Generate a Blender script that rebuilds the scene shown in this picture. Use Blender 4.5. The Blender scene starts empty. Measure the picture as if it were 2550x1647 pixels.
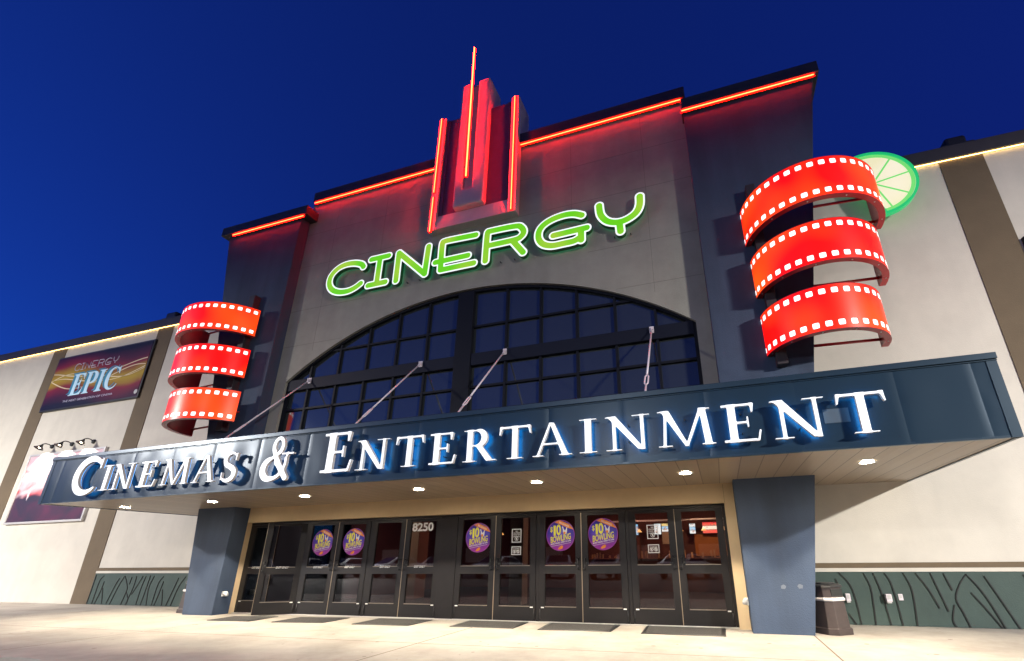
import bpy, bmesh, math, random
import numpy as np
from mathutils import Vector, Matrix
pi = math.pi
rad = math.radians
random.seed(7)
S = bpy.context.scene
COL = S.collection

# ------------------------------------------------------------------ camera
RC = [[0.9525688169131222, -0.11485151020683157, -0.28181869996132725],
      [0.30412532127824277, 0.32587037325822465, 0.8951627163757497],
      [-0.010974424909219876, -0.9384122923507637, 0.34534320836260546]]
cam = bpy.data.cameras.new('camera')
cam_o = bpy.data.objects.new('camera', cam)
COL.objects.link(cam_o)
mm = Matrix.Identity(4)
for i in range(3):
    mm[i][0] = RC[i][0]; mm[i][1] = -RC[i][1]; mm[i][2] = -RC[i][2]
mm.translation = Vector((0.43808838, -9.68686866, 1.21687259))
cam_o.matrix_world = mm
cam.sensor_width = 36
cam.sensor_fit = 'HORIZONTAL'
cam.lens = 16.26452
cam.shift_x = -133.3156 / 2550
cam.shift_y = 140.0867 / 2550
cam.clip_start = 0.05
cam.clip_end = 3000
S.camera = cam_o

# ------------------------------------------------------------------ sky (dusk)
W = bpy.data.worlds.new('World')
S.world = W
W.use_nodes = True
wt = W.node_tree
for n in list(wt.nodes):
    wt.nodes.remove(n)
wo = wt.nodes.new('ShaderNodeOutputWorld')
bg = wt.nodes.new('ShaderNodeBackground')
sky = wt.nodes.new('ShaderNodeTexSky')
sky.sky_type = 'NISHITA'
sky.sun_disc = False
sky.sun_elevation = rad(-3.5)
sky.sun_rotation = rad(-115)
sky.ozone_density = 6.0
sky.air_density = 1.0
sky.dust_density = 0.2
tint = wt.nodes.new('ShaderNodeMix')
tint.data_type = 'RGBA'
tint.blend_type = 'MULTIPLY'
tint.inputs['Factor'].default_value = 1.0
tint.inputs[7].default_value = (0.32, 2.0, 2.35, 1)
wt.links.new(sky.outputs[0], tint.inputs[6])
even = wt.nodes.new('ShaderNodeMix')
even.data_type = 'RGBA'
even.inputs['Factor'].default_value = 0.35
even.inputs[7].default_value = (0.0022, 0.0075, 0.070, 1)
wt.links.new(tint.outputs[2], even.inputs[6])
wt.links.new(even.outputs[2], bg.inputs[0])
bg.inputs[1].default_value = 2.35
wt.links.new(bg.outputs[0], wo.inputs[0])

S.view_settings.view_transform = 'Standard'
S.view_settings.look = 'None'
S.view_settings.exposure = 0.0
S.view_settings.gamma = 1.0
S.cycles.max_bounces = 6
S.cycles.diffuse_bounces = 3
S.cycles.glossy_bounces = 3
S.cycles.transparent_max_bounces = 8
S.cycles.sample_clamp_indirect = 6.0
S.cycles.caustics_reflective = False
S.cycles.caustics_refractive = False

# ------------------------------------------------------------------ materials
MATS = {}
def mat(name, col, rough=0.7, metal=0.0, noise=0.0, nscale=4.0, bump=0.0, bscale=40.0, spec=0.5, stretch=None, streak=0.0):
    if name in MATS:
        return MATS[name]
    m = bpy.data.materials.new(name)
    m.use_nodes = True
    nt = m.node_tree
    b = nt.nodes['Principled BSDF']
    b.inputs['Base Color'].default_value = (*col, 1)
    b.inputs['Roughness'].default_value = rough
    b.inputs['Metallic'].default_value = metal
    b.inputs['Specular IOR Level'].default_value = spec
    tc = nt.nodes.new('ShaderNodeTexCoord')
    src = tc.outputs['Object']
    if stretch:
        mp = nt.nodes.new('ShaderNodeMapping')
        mp.inputs['Scale'].default_value = stretch
        nt.links.new(src, mp.inputs[0])
        src = mp.outputs[0]
    if noise:
        n1 = nt.nodes.new('ShaderNodeTexNoise')
        n1.inputs['Scale'].default_value = nscale
        n1.inputs['Detail'].default_value = 8
        n1.inputs['Roughness'].default_value = 0.65
        nt.links.new(src, n1.inputs['Vector'])
        mr = nt.nodes.new('ShaderNodeMapRange')
        mr.inputs[1].default_value = 0.25
        mr.inputs[2].default_value = 0.75
        mr.inputs[3].default_value = 1 - noise
        mr.inputs[4].default_value = 1 + noise
        nt.links.new(n1.outputs['Fac'], mr.inputs[0])
        vm = nt.nodes.new('ShaderNodeVectorMath')
        vm.operation = 'SCALE'
        vm.inputs[0].default_value = col
        fac = mr.outputs[0]
        if streak:                      # faint run-off streaks, long in z
            mp2 = nt.nodes.new('ShaderNodeMapping'); mp2.inputs['Scale'].default_value = (1.5, 1.5, 0.12)
            nt.links.new(tc.outputs['Object'], mp2.inputs[0])
            n4 = nt.nodes.new('ShaderNodeTexNoise'); n4.inputs['Scale'].default_value = 1.6; n4.inputs['Detail'].default_value = 6
            nt.links.new(mp2.outputs[0], n4.inputs['Vector'])
            r4 = nt.nodes.new('ShaderNodeMapRange'); r4.inputs[1].default_value = 0.3; r4.inputs[2].default_value = 0.6
            r4.inputs[3].default_value = 1 - 1.6 * streak; r4.inputs[4].default_value = 1 + 0.3 * streak
            nt.links.new(n4.outputs['Fac'], r4.inputs[0])
            mu = nt.nodes.new('ShaderNodeMath'); mu.operation = 'MULTIPLY'
            nt.links.new(fac, mu.inputs[0]); nt.links.new(r4.outputs[0], mu.inputs[1]); fac = mu.outputs[0]
        nt.links.new(fac, vm.inputs['Scale'])
        nt.links.new(vm.outputs[0], b.inputs['Base Color'])
    if bump:
        n2 = nt.nodes.new('ShaderNodeTexNoise')
        n2.inputs['Scale'].default_value = bscale
        n2.inputs['Detail'].default_value = 4
        nt.links.new(src, n2.inputs['Vector'])
        bp = nt.nodes.new('ShaderNodeBump')
        bp.inputs['Strength'].default_value = bump
        bp.inputs['Distance'].default_value = 0.02
        nt.links.new(n2.outputs['Fac'], bp.inputs['Height'])
        nt.links.new(bp.outputs[0], b.inputs['Normal'])
    MATS[name] = m
    return m

def emit(name, col, strength=1.0, base=(0.5, 0.5, 0.5), vary=0.0, vscale=1.0, col2=None):
    if name in MATS:
        return MATS[name]
    m = bpy.data.materials.new(name)
    m.use_nodes = True
    nt = m.node_tree
    b = nt.nodes['Principled BSDF']
    b.inputs['Base Color'].default_value = (*base, 1)
    b.inputs['Roughness'].default_value = 0.35
    b.inputs['Emission Color'].default_value = (*col, 1)
    b.inputs['Emission Strength'].default_value = strength
    if col2:
        tc = nt.nodes.new('ShaderNodeTexCoord')
        n1 = nt.nodes.new('ShaderNodeTexNoise')
        n1.inputs['Scale'].default_value = vscale
        n1.inputs['Detail'].default_value = 1
        nt.links.new(tc.outputs['Object'], n1.inputs['Vector'])
        rp = nt.nodes.new('ShaderNodeValToRGB')
        rp.color_ramp.elements[0].position = 0.40
        rp.color_ramp.elements[1].position = 0.72
        rp.color_ramp.elements[0].color = (*col, 1)
        rp.color_ramp.elements[1].color = (*col2, 1)
        nt.links.new(n1.outputs['Fac'], rp.inputs[0])
        nt.links.new(rp.outputs[0], b.inputs['Emission Color'])
    MATS[name] = m
    return m

M_TAUPE = mat('taupe_stucco', (0.345, 0.325, 0.265), 0.85, streak=0.05, noise=0.14, nscale=1.5, bump=0.25, bscale=60)
M_SLATE = mat('slate_blue_stucco', (0.041, 0.063, 0.108), 0.8, streak=0.15, noise=0.10, nscale=2.0, bump=0.25, bscale=60)
M_CREAM = mat('cream_stucco', (0.62, 0.575, 0.49), 0.85, streak=0.025, noise=0.08, nscale=1.2, bump=0.2, bscale=60)
M_BROWN = mat('brown_stucco', (0.135, 0.098, 0.058), 0.85, noise=0.10, nscale=2.0, bump=0.2, bscale=60)
M_TAN = mat('tan_stucco', (0.68, 0.51, 0.30), 0.8, noise=0.06, nscale=3.0, bump=0.2, bscale=80)
M_GREEN = mat('green_panel', (0.036, 0.062, 0.052), 0.7, noise=0.15, nscale=3.0, bump=0.2, bscale=50)
M_CAP = mat('dark_cornice', (0.032, 0.028, 0.036), 0.6, noise=0.1)
M_GREY = mat('grey_block', (0.58, 0.48, 0.50), 0.75, noise=0.08, bump=0.2, bscale=80)
M_PURP = mat('plum_panel', (0.16, 0.05, 0.10), 0.6, noise=0.1)
M_FRAME = mat('bronze_frame', (0.013, 0.0115, 0.0115), 0.42, 0.15, spec=0.35, noise=0.15, nscale=6)
M_WFRAME = mat('window_bar_paint', (0.006, 0.007, 0.012), 0.6, spec=0.2)
M_BLACK = mat('black_metal', (0.012, 0.012, 0.013), 0.45)
M_STEEL = mat('galvanised_steel', (0.78, 0.70, 0.72), 0.45, 0.15)
M_WHITE = mat('white_paint', (0.75, 0.74, 0.70), 0.5)
M_ALU = mat('pale_aluminium', (0.6, 0.58, 0.55), 0.4, 0.4)
M_RUB = mat('rubber_mat', (0.05, 0.047, 0.044), 0.9, noise=0.35, nscale=30, bump=0.6, bscale=150)
M_BIN = mat('bin_plastic', (0.045, 0.033, 0.030), 0.45, noise=0.15, nscale=10)
M_REDM = mat('red_painted_metal', (0.58, 0.018, 0.024), 0.32)
M_GROOVE = mat('black_groove', (0.008, 0.009, 0.008), 0.7)
M_LETTERSIDE = mat('letter_return', (0.62, 0.56, 0.50), 0.45)
M_GREENSIDE = mat('green_return', (0.03, 0.16, 0.05), 0.4)
M_NEON = emit('neon_red', (1.0, 0.013, 0.003), 95.0)
M_NEON_TALL = emit('neon_red_bright', (1.0, 0.0065, 0.0015), 200.0)
M_LED = emit('led_warm', (1.0, 0.60, 0.17), 14.0)
M_RED = emit('backlit_red', (1.3, 0.004, 0.001), 1.0, (0.12, 0.003, 0.002), col2=(1.4, 0.12, 0.006), vscale=0.75)
M_HOLE = emit('backlit_white', (1.0, 1.0, 0.98), 1.6)
M_LFACE = emit('letter_face_white', (0.93, 0.97, 1.0), 0.74, (0.7, 0.7, 0.7))
M_HALO = emit('halo_blue', (0.015, 0.40, 1.0), 13.0)
M_CFACE = emit('green_face', (0.13, 0.62, 0.004), 1.0, (0.04, 0.12, 0.01), col2=(0.36, 0.60, 0.035), vscale=1.3)
M_CEDGE = emit('white_edge', (0.93, 1.0, 0.98), 1.0)
M_HALO_DIM = emit('halo_blue_dim', (0.02, 0.32, 0.9), 3.0)
M_CHALO = emit('halo_green', (0.02, 0.55, 0.30), 0.9)
M_LAMP = emit('lamp_lens', (1.0, 0.88, 0.68), 300.0)
M_POLE = emit('pole_lens', (1.0, 0.92, 0.78), 30.0)

def glass_mat(name, tintc, refl):
    m = bpy.data.materials.new(name)
    m.use_nodes = True
    nt = m.node_tree
    for n in list(nt.nodes):
        nt.nodes.remove(n)
    o = nt.nodes.new('ShaderNodeOutputMaterial')
    mx = nt.nodes.new('ShaderNodeMixShader')
    tr = nt.nodes.new('ShaderNodeBsdfTransparent')
    tr.inputs[0].default_value = (*tintc, 1)
    gl = nt.nodes.new('ShaderNodeBsdfGlossy')
    gl.inputs['Roughness'].default_value = 0.015
    gl.inputs['Color'].default_value = (1, 1, 1, 1)
    lw = nt.nodes.new('ShaderNodeFresnel')
    lw.inputs[0].default_value = 1.5
    ma = nt.nodes.new('ShaderNodeMath')
    ma.operation = 'MULTIPLY_ADD'
    ma.inputs[1].default_value = 1.2
    ma.inputs[2].default_value = refl
    nt.links.new(lw.outputs[0], ma.inputs[0])
    nt.links.new(ma.outputs[0], mx.inputs[0])
    nt.links.new(tr.outputs[0], mx.inputs[1])
    nt.links.new(gl.outputs[0], mx.inputs[2])
    nt.links.new(mx.outputs[0], o.inputs[0])
    return m
M_GLASS = glass_mat('door_glass', (0.75, 0.74, 0.73), 0.012)
def winglass():
    m = bpy.data.materials.new('coated_glass')
    m.use_nodes = True
    nt = m.node_tree
    b = nt.nodes['Principled BSDF']
    b.inputs['Base Color'].default_value = (0.13, 0.15, 0.15, 1)
    b.inputs['Metallic'].default_value = 0.78
    b.inputs['Roughness'].default_value = 0.06
    tc = nt.nodes.new('ShaderNodeTexCoord')
    n2 = nt.nodes.new('ShaderNodeTexNoise')
    n2.inputs['Scale'].default_value = 0.9
    nt.links.new(tc.outputs['Object'], n2.inputs['Vector'])
    bp = nt.nodes.new('ShaderNodeBump')
    bp.inputs['Strength'].default_value = 0.12
    bp.inputs['Distance'].default_value = 0.05
    nt.links.new(n2.outputs['Fac'], bp.inputs['Height'])
    nt.links.new(bp.outputs[0], b.inputs['Normal'])
    return m
M_WGLASS = winglass()

def fascia_mat():
    m = bpy.data.materials.new('fascia_metal')
    m.use_nodes = True
    nt = m.node_tree
    b = nt.nodes['Principled BSDF']
    b.inputs['Base Color'].default_value = (0.019, 0.040, 0.062, 1)
    b.inputs['Metallic'].default_value = 0.2
    b.inputs['Specular IOR Level'].default_value = 0.25
    b.inputs['Roughness'].default_value = 0.29
    return m
M_FASCIA = fascia_mat()
M_TRIM = mat('fascia_trim', (0.024, 0.048, 0.07), 0.3, 0.3)

def soffit_mat():
    m = bpy.data.materials.new('soffit_panels')
    m.use_nodes = True
    nt = m.node_tree
    b = nt.nodes['Principled BSDF']
    b.inputs['Roughness'].default_value = 0.35
    tc = nt.nodes.new('ShaderNodeTexCoord')
    sp = nt.nodes.new('ShaderNodeSeparateXYZ')
    nt.links.new(tc.outputs['Object'], sp.inputs[0])
    f = nt.nodes.new('ShaderNodeMath'); f.operation = 'MULTIPLY'; f.inputs[1].default_value = 1 / 0.305
    nt.links.new(sp.outputs[0], f.inputs[0])
    fr = nt.nodes.new('ShaderNodeMath'); fr.operation = 'FRACT'
    nt.links.new(f.outputs[0], fr.inputs[0])
    lt = nt.nodes.new('ShaderNodeMath'); lt.operation = 'LESS_THAN'; lt.inputs[1].default_value = 0.045
    nt.links.new(fr.outputs[0], lt.inputs[0])
    fl = nt.nodes.new('ShaderNodeMath'); fl.operation = 'FLOOR'
    nt.links.new(f.outputs[0], fl.inputs[0])
    wn = nt.nodes.new('ShaderNodeTexWhiteNoise'); wn.noise_dimensions = '1D'
    nt.links.new(fl.outputs[0], wn.inputs['W'])
    mr = nt.nodes.new('ShaderNodeMapRange'); mr.inputs[3].default_value = 0.88; mr.inputs[4].default_value = 1.08
    nt.links.new(wn.outputs[0], mr.inputs[0])
    vm = nt.nodes.new('ShaderNodeVectorMath'); vm.operation = 'SCALE'; vm.inputs[0].default_value = (0.36, 0.28, 0.20)
    nt.links.new(mr.outputs[0], vm.inputs['Scale'])
    mx = nt.nodes.new('ShaderNodeMix'); mx.data_type = 'RGBA'
    nt.links.new(lt.outputs[0], mx.inputs['Factor'])
    nt.links.new(vm.outputs[0], mx.inputs[6])
    mx.inputs[7].default_value = (0.10, 0.07, 0.05, 1)
    nt.links.new(mx.outputs[2], b.inputs['Base Color'])
    # slight tilt of every sheet, so reflections break from panel to panel
    bp = nt.nodes.new('ShaderNodeBump'); bp.inputs['Strength'].default_value = 0.5; bp.inputs['Distance'].default_value = 0.02
    pg = nt.nodes.new('ShaderNodeMath'); pg.operation = 'PINGPONG'; pg.inputs[1].default_value = 0.5
    nt.links.new(fr.outputs[0], pg.inputs[0])
    nt.links.new(pg.outputs[0], bp.inputs['Height'])
    nt.links.new(bp.outputs[0], b.inputs['Normal'])
    return m
M_SOFFIT = soffit_mat()

def concrete_mat():
    m = bpy.data.materials.new('concrete_walk')
    m.use_nodes = True
    nt = m.node_tree
    L = nt.links.new
    b = nt.nodes['Principled BSDF']
    b.inputs['Roughness'].default_value = 0.75
    tc = nt.nodes.new('ShaderNodeTexCoord')
    sp = nt.nodes.new('ShaderNodeSeparateXYZ')
    L(tc.outputs['Object'], sp.inputs[0])
    n1 = nt.nodes.new('ShaderNodeTexNoise'); n1.inputs['Scale'].default_value = 0.9; n1.inputs['Detail'].default_value = 9; n1.inputs['Roughness'].default_value = 0.7
    L(tc.outputs['Object'], n1.inputs['Vector'])
    r1 = nt.nodes.new('ShaderNodeValToRGB')
    r1.color_ramp.elements[0].position = 0.3; r1.color_ramp.elements[0].color = (0.27, 0.238, 0.20, 1)
    r1.color_ramp.elements[1].position = 0.7; r1.color_ramp.elements[1].color = (0.47, 0.43, 0.375, 1)
    L(n1.outputs['Fac'], r1.inputs[0])
    # small dark spots (gum, stains)
    n2 = nt.nodes.new('ShaderNodeTexVoronoi'); n2.inputs['Scale'].default_value = 3.1
    L(tc.outputs['Object'], n2.inputs['Vector'])
    wn = nt.nodes.new('ShaderNodeSeparateColor'); L(n2.outputs['Color'], wn.inputs[0])
    sz = nt.nodes.new('ShaderNodeMath'); sz.operation = 'MULTIPLY'; sz.inputs[1].default_value = 0.11
    L(wn.outputs[0], sz.inputs[0])
    lt = nt.nodes.new('ShaderNodeMath'); lt.operation = 'LESS_THAN'
    L(n2.outputs['Distance'], lt.inputs[0]); L(sz.outputs[0], lt.inputs[1])
    g = nt.nodes.new('ShaderNodeMath'); g.operation = 'MULTIPLY'; g.inputs[1].default_value = 0.7
    L(lt.outputs[0], g.inputs[0])
    m1 = nt.nodes.new('ShaderNodeMix'); m1.data_type = 'RGBA'
    L(g.outputs[0], m1.inputs['Factor']); L(r1.outputs[0], m1.inputs[6]); m1.inputs[7].default_value = (0.12, 0.09, 0.07, 1)
    # joints: along x at y = -2.78, across at x = 1.68 + 3.66 k
    def band(sock, period, off, w):
        a = nt.nodes.new('ShaderNodeMath'); a.operation = 'SUBTRACT'; a.inputs[1].default_value = off
        L(sock, a.inputs[0])
        d = nt.nodes.new('ShaderNodeMath'); d.operation = 'PINGPONG'; d.inputs[1].default_value = period / 2
        L(a.outputs[0], d.inputs[0])
        c = nt.nodes.new('ShaderNodeMath'); c.operation = 'LESS_THAN'; c.inputs[1].default_value = w
        L(d.outputs[0], c.inputs[0])
        return c.outputs[0]
    sk = nt.nodes.new('ShaderNodeMath'); sk.operation = 'MULTIPLY_ADD'; sk.inputs[1].default_value = -0.019
    L(sp.outputs[0], sk.inputs[0]); L(sp.outputs[1], sk.inputs[2])
    j1 = band(sk.outputs[0], 4.2, -2.66, 0.010)
    j2 = band(sp.outputs[0], 5.86, 1.68, 0.011)
    mxj = nt.nodes.new('ShaderNodeMath'); mxj.operation = 'MAXIMUM'
    L(j1, mxj.inputs[0]); L(j2, mxj.inputs[1])
    m2 = nt.nodes.new('ShaderNodeMix'); m2.data_type = 'RGBA'
    L(mxj.outputs[0], m2.inputs['Factor']); L(m1.outputs[2], m2.inputs[6]); m2.inputs[7].default_value = (0.10, 0.06, 0.035, 1)
    L(m2.outputs[2], b.inputs['Base Color'])
    n3 = nt.nodes.new('ShaderNodeTexNoise'); n3.inputs['Scale'].default_value = 60; n3.inputs['Detail'].default_value = 5
    L(tc.outputs['Object'], n3.inputs['Vector'])
    bp = nt.nodes.new('ShaderNodeBump'); bp.inputs['Strength'].default_value = 0.25; bp.inputs['Distance'].default_value = 0.01
    L(n3.outputs['Fac'], bp.inputs['Height']); L(bp.outputs[0], b.inputs['Normal'])
    return m
M_CONC = concrete_mat()
M_ASPH = mat('asphalt', (0.05, 0.049, 0.048), 0.9, noise=0.3, nscale=8, bump=0.6, bscale=90)

# ------------------------------------------------------------------ mesh helpers
def link(name, me, m=None, parent=None):
    o = bpy.data.objects.new(name, me)
    COL.objects.link(o)
    if m is not None:
        for x in (m if isinstance(m, (list, tuple)) else [m]):
            me.materials.append(x)
    if parent:
        o.parent = parent
    return o

def tag(o, label, cat, group=None, kind=None):
    o['label'] = label
    o['category'] = cat
    if group:
        o['group'] = group
    if kind:
        o['kind'] = kind
    return o

def struct(o):
    o['kind'] = 'structure'
    return o

def thing(name, loc, label, cat, group=None):
    o = bpy.data.objects.new(name, None)
    COL.objects.link(o)
    o.location = loc
    o.empty_display_size = 0.2
    return tag(o, label, cat, group)

class MB:
    """collects pieces in world coordinates; build() makes one mesh"""
    def __init__(s):
        s.v = []; s.f = []; s.mi = []; s.sm = []
    def add(s, vs, fs, mi=0, smooth=False):
        k = len(s.v)
        s.v += [tuple(x) for x in vs]
        for q in fs:
            s.f.append([k + i for i in q]); s.mi.append(mi); s.sm.append(smooth)
        return s
    def box(s, x0, x1, y0, y1, z0, z1, mi=0):
        vs = [(x0, y0, z0), (x1, y0, z0), (x1, y1, z0), (x0, y1, z0), (x0, y0, z1), (x1, y0, z1), (x1, y1, z1), (x0, y1, z1)]
        return s.add(vs, [(0, 3, 2, 1), (4, 5, 6, 7), (0, 1, 5, 4), (1, 2, 6, 5), (2, 3, 7, 6), (3, 0, 4, 7)], mi)
    def prism(s, poly, y0, y1, mi=0):            # polygon in xz (counter-clockwise seen from -y), extruded along y
        n = len(poly)
        vs = [(x, y0, z) for x, z in poly] + [(x, y1, z) for x, z in poly]
        fs = [tuple(range(n)), tuple(range(2 * n - 1, n - 1, -1))]
        fs += [(i, n + i, n + (i + 1) % n, (i + 1) % n) for i in range(n)]
        return s.add(vs, fs, mi)
    def tube(s, pts, r, n=10, mi=0, cap=True):
        pts = [Vector(p) for p in pts]
        rs = r if isinstance(r, (list, tuple)) else [r] * len(pts)
        up = Vector((0, 0, 1))
        rings = []
        for i, p in enumerate(pts):
            t = (pts[min(i + 1, len(pts) - 1)] - pts[max(i - 1, 0)]).normalized()
            a = t.cross(up)
            if a.length < 1e-3:
                a = t.cross(Vector((1, 0, 0)))
            a.normalize(); b = t.cross(a)
            rings.append([p + (a * math.cos(2 * pi * k / n) + b * math.sin(2 * pi * k / n)) * rs[i] for k in range(n)])
        vs = [q for g in rings for q in g]
        fs = []
        for i in range(len(pts) - 1):
            for k in range(n):
                fs.append((i * n + k, i * n + (k + 1) % n, (i + 1) * n + (k + 1) % n, (i + 1) * n + k))
        s.add(vs, fs, mi, True)
        if cap:
            s.add(rings[0], [tuple(range(n - 1, -1, -1))], mi); s.add(rings[-1], [tuple(range(n))], mi)
        return s
    def lathe(s, prof, c, axis='z', n=24, mi=0):  # prof: (r, h)
        vs = []
        for r, h in prof:
            for k in range(n):
                a = 2 * pi * k / n
                if axis == 'z': vs.append((c[0] + r * math.cos(a), c[1] + r * math.sin(a), c[2] + h))
                else: vs.append((c[0] + r * math.cos(a), c[1] + h, c[2] + r * math.sin(a)))
        fs = []
        for i in range(len(prof) - 1):
            for k in range(n):
                fs.append((i * n + k, i * n + (k + 1) % n, (i + 1) * n + (k + 1) % n, (i + 1) * n + k))
        return s.add(vs, fs, mi, True)
    def build(s, name, m, parent=None, bevel=0.0, xf=None):
        me = bpy.data.meshes.new(name)
        off = Vector((0, 0, 0))
        p = parent
        while p is not None:
            off += Vector(p.location); p = p.parent
        vs = [Vector(v) for v in s.v]
        if xf:
            vs = [xf(v) for v in vs]
        vs = [v - off for v in vs]
        me.from_pydata(vs, [], s.f)
        me.polygons.foreach_set('material_index', s.mi)
        me.polygons.foreach_set('use_smooth', s.sm)
        bm = bmesh.new(); bm.from_mesh(me)
        bmesh.ops.remove_doubles(bm, verts=bm.verts, dist=1e-5)
        bmesh.ops.recalc_face_normals(bm, faces=bm.faces)
        bm.to_mesh(me); bm.free()
        o = link(name, me, m, parent)
        if bevel:
            md = o.modifiers.new('bevel', 'BEVEL')
            md.width = bevel; md.segments = 2; md.limit_method = 'ANGLE'; md.angle_limit = rad(40)
        return o

def fill2d(loops, y0, y1):
    """2D loops (x, z) with even-odd holes, extruded between y0 (front) and y1 -> verts, faces (world)"""
    cu = bpy.data.curves.new('tmp', 'CURVE')
    cu.dimensions = '2D'; cu.fill_mode = 'BOTH'; cu.extrude = abs(y1 - y0) / 2
    for lp in loops:
        sp = cu.splines.new('POLY'); sp.points.add(len(lp) - 1)
        for p, q in zip(sp.points, lp):
            p.co = (q[0], q[1], 0, 1)
        sp.use_cyclic_u = True
    o = bpy.data.objects.new('tmp', cu)
    me = o.to_mesh()
    vs = [(v.co.x, (y0 + y1) / 2 - v.co.z, v.co.y) for v in me.vertices]
    fs = [tuple(p.vertices) for p in me.polygons]
    o.to_mesh_clear()
    bpy.data.objects.remove(o); bpy.data.curves.remove(cu)
    return vs, fs

def text2d(body, x, z, w, h, y, depth=0.003, bold=0.0, shear=0.0, align='FIT', skew=0.0):
    """text fitted in the box (x, z, w, h) on plane y; skew raises the baseline with x"""
    cu = bpy.data.curves.new('tmp', 'FONT')
    cu.body = body; cu.size = 1; cu.offset = bold; cu.extrude = depth / 2; cu.shear = shear; cu.resolution_u = 4
    o = bpy.data.objects.new('tmp', cu)
    COL.objects.link(o)
    bpy.context.view_layer.update()
    me = o.to_mesh()
    co = [v.co.copy() for v in me.vertices]
    fs = [tuple(p.vertices) for p in me.polygons]
    o.to_mesh_clear()
    bpy.data.objects.remove(o); bpy.data.curves.remove(cu)
    x0 = min(c.x for c in co); x1 = max(c.x for c in co); z0 = min(c.y for c in co); z1 = max(c.y for c in co)
    sx = w / (x1 - x0); sz = h / (z1 - z0)
    vs = []
    for c in co:
        X = x + (c.x - x0) * sx
        vs.append((X, y - c.z, z + (c.y - z0) * sz + skew * (X - x)))
    return vs, fs

# signed distance letters ------------------------------------------------
def sd_caps(P, a, b, ra, rb):
    a = np.array(a); b = np.array(b)
    d = b - a
    L2 = max(d @ d, 1e-12)
    t = np.clip(((P - a) @ d) / L2, 0, 1)
    return np.linalg.norm(P - a - t[..., None] * d, axis=-1) - (ra + (rb - ra) * t)
def sd_poly(P, poly):
    poly = np.array(poly, float); n = len(poly)
    d = np.full(P.shape[:-1], 1e9); s = np.ones(P.shape[:-1])
    for i in range(n):
        a = poly[i]; b = poly[i - 1]
        e = b - a; w = P - a
        t = np.clip((w @ e) / (e @ e), 0, 1)
        q = w - t[..., None] * e
        d = np.minimum(d, (q ** 2).sum(-1))
        c1 = P[..., 1] >= a[1]; c2 = P[..., 1] < b[1]; c3 = e[0] * w[..., 1] > e[1] * w[..., 0]
        fl = (c1 & c2 & c3) | (~c1 & ~c2 & ~c3)
        s = np.where(fl, -s, s)
    return s * np.sqrt(d)
def smin(a, b, k):
    if k <= 0: return np.minimum(a, b)
    h = np.clip(0.5 + 0.5 * (b - a) / k, 0, 1)
    return b + (a - b) * h - k * h * (1 - h)
def grid(x0, x1, z0, z1, st):
    xs = np.arange(x0, x1 + st, st); zs = np.arange(z0, z1 + st, st)
    X, Z = np.meshgrid(xs, zs, indexing='ij')
    return xs, zs, np.stack([X, Z], -1)
def contour(xs, zs, D, lv):
    D = D - lv
    D = np.where(np.abs(D) < 1e-9, 1e-9, D)
    nx, nz = D.shape
    nxt = {}
    pts = {}
    def ip(i, j, k, l):
        key = (i, j, k, l) if (i, j) < (k, l) else (k, l, i, j)
        if key not in pts:
            a = D[i, j]; b = D[k, l]; t = a / (a - b)
            pts[key] = (xs[i] + t * (xs[k] - xs[i]), zs[j] + t * (zs[l] - zs[j]))
        return key
    ins = D < 0
    c = ins[:-1, :-1].astype(int) + ins[1:, :-1] * 2 + ins[1:, 1:] * 4 + ins[:-1, 1:] * 8
    for i, j in np.argwhere((c > 0) & (c < 15)):
        A = lambda: ip(i, j, i + 1, j)
        B = lambda: ip(i + 1, j, i + 1, j + 1)
        Cc = lambda: ip(i + 1, j + 1, i, j + 1)
        Dd = lambda: ip(i, j + 1, i, j)
        T = {1: [(A, Dd)], 2: [(B, A)], 3: [(B, Dd)], 4: [(Cc, B)], 5: [(A, Dd), (Cc, B)], 6: [(Cc, A)], 7: [(Cc, Dd)],
             8: [(Dd, Cc)], 9: [(A, Cc)], 10: [(B, A), (Dd, Cc)], 11: [(B, Cc)], 12: [(Dd, B)], 13: [(A, B)], 14: [(Dd, A)]}
        for p, q in T[int(c[i, j])]:
            nxt[p()] = q()
    loops = []
    while nxt:
        k = next(iter(nxt)); lp = []
        while k in nxt:
            lp.append(pts[k]); k = nxt.pop(k)
        if len(lp) > 5:
            loops.append(lp)
    return loops

# ------------------------------------------------------------------ constants of the building
YM = -0.275     # main wall
YP = -0.61      # pylon faces
YW = 0.88       # wing walls
YC = -2.88      # canopy fascia
YT = -0.19      # tan entrance wall
XL, XR = -11.342, 0.769   # inner pylon edges
CX = -5.26

# ------------------------------------------------------------------ ground
g = MB(); g.add([(-300, -300, -0.12), (300, -300, -0.12), (300, 300, -0.12), (-300, 300, -0.12)], [(0, 1, 2, 3)])
struct(g.build('parking_lot', M_ASPH))
# concrete walk with a kerb edge; a rounded bite at the near left corner
edge = [(-60, -5.9), (-10.4, -5.9)]
for k in range(0, 13):
    a = pi - k * pi / 12
    edge.append((-8.8 + 1.15 * math.cos(a), -5.9 + 0.86 * math.sin(a)))
edge += [(-7.4, -5.9), (60, -5.9), (60, 1.2), (-60, 1.2)]
w = MB()
n = len(edge)
w.add([(x, y, 0) for x, y in edge] + [(x, y, -0.3) for x, y in edge], [tuple(range(n))] + [(i, (i + 1) % n, n + (i + 1) % n, n + i) for i in range(n)])
struct(w.build('pavement', M_CONC))

# ------------------------------------------------------------------ the cinema building
BLD = thing('cinema_building', (CX, 0, 0), 'large cinema building with taupe arched entrance wall, dark blue pylons and cream wings', 'building')

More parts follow.
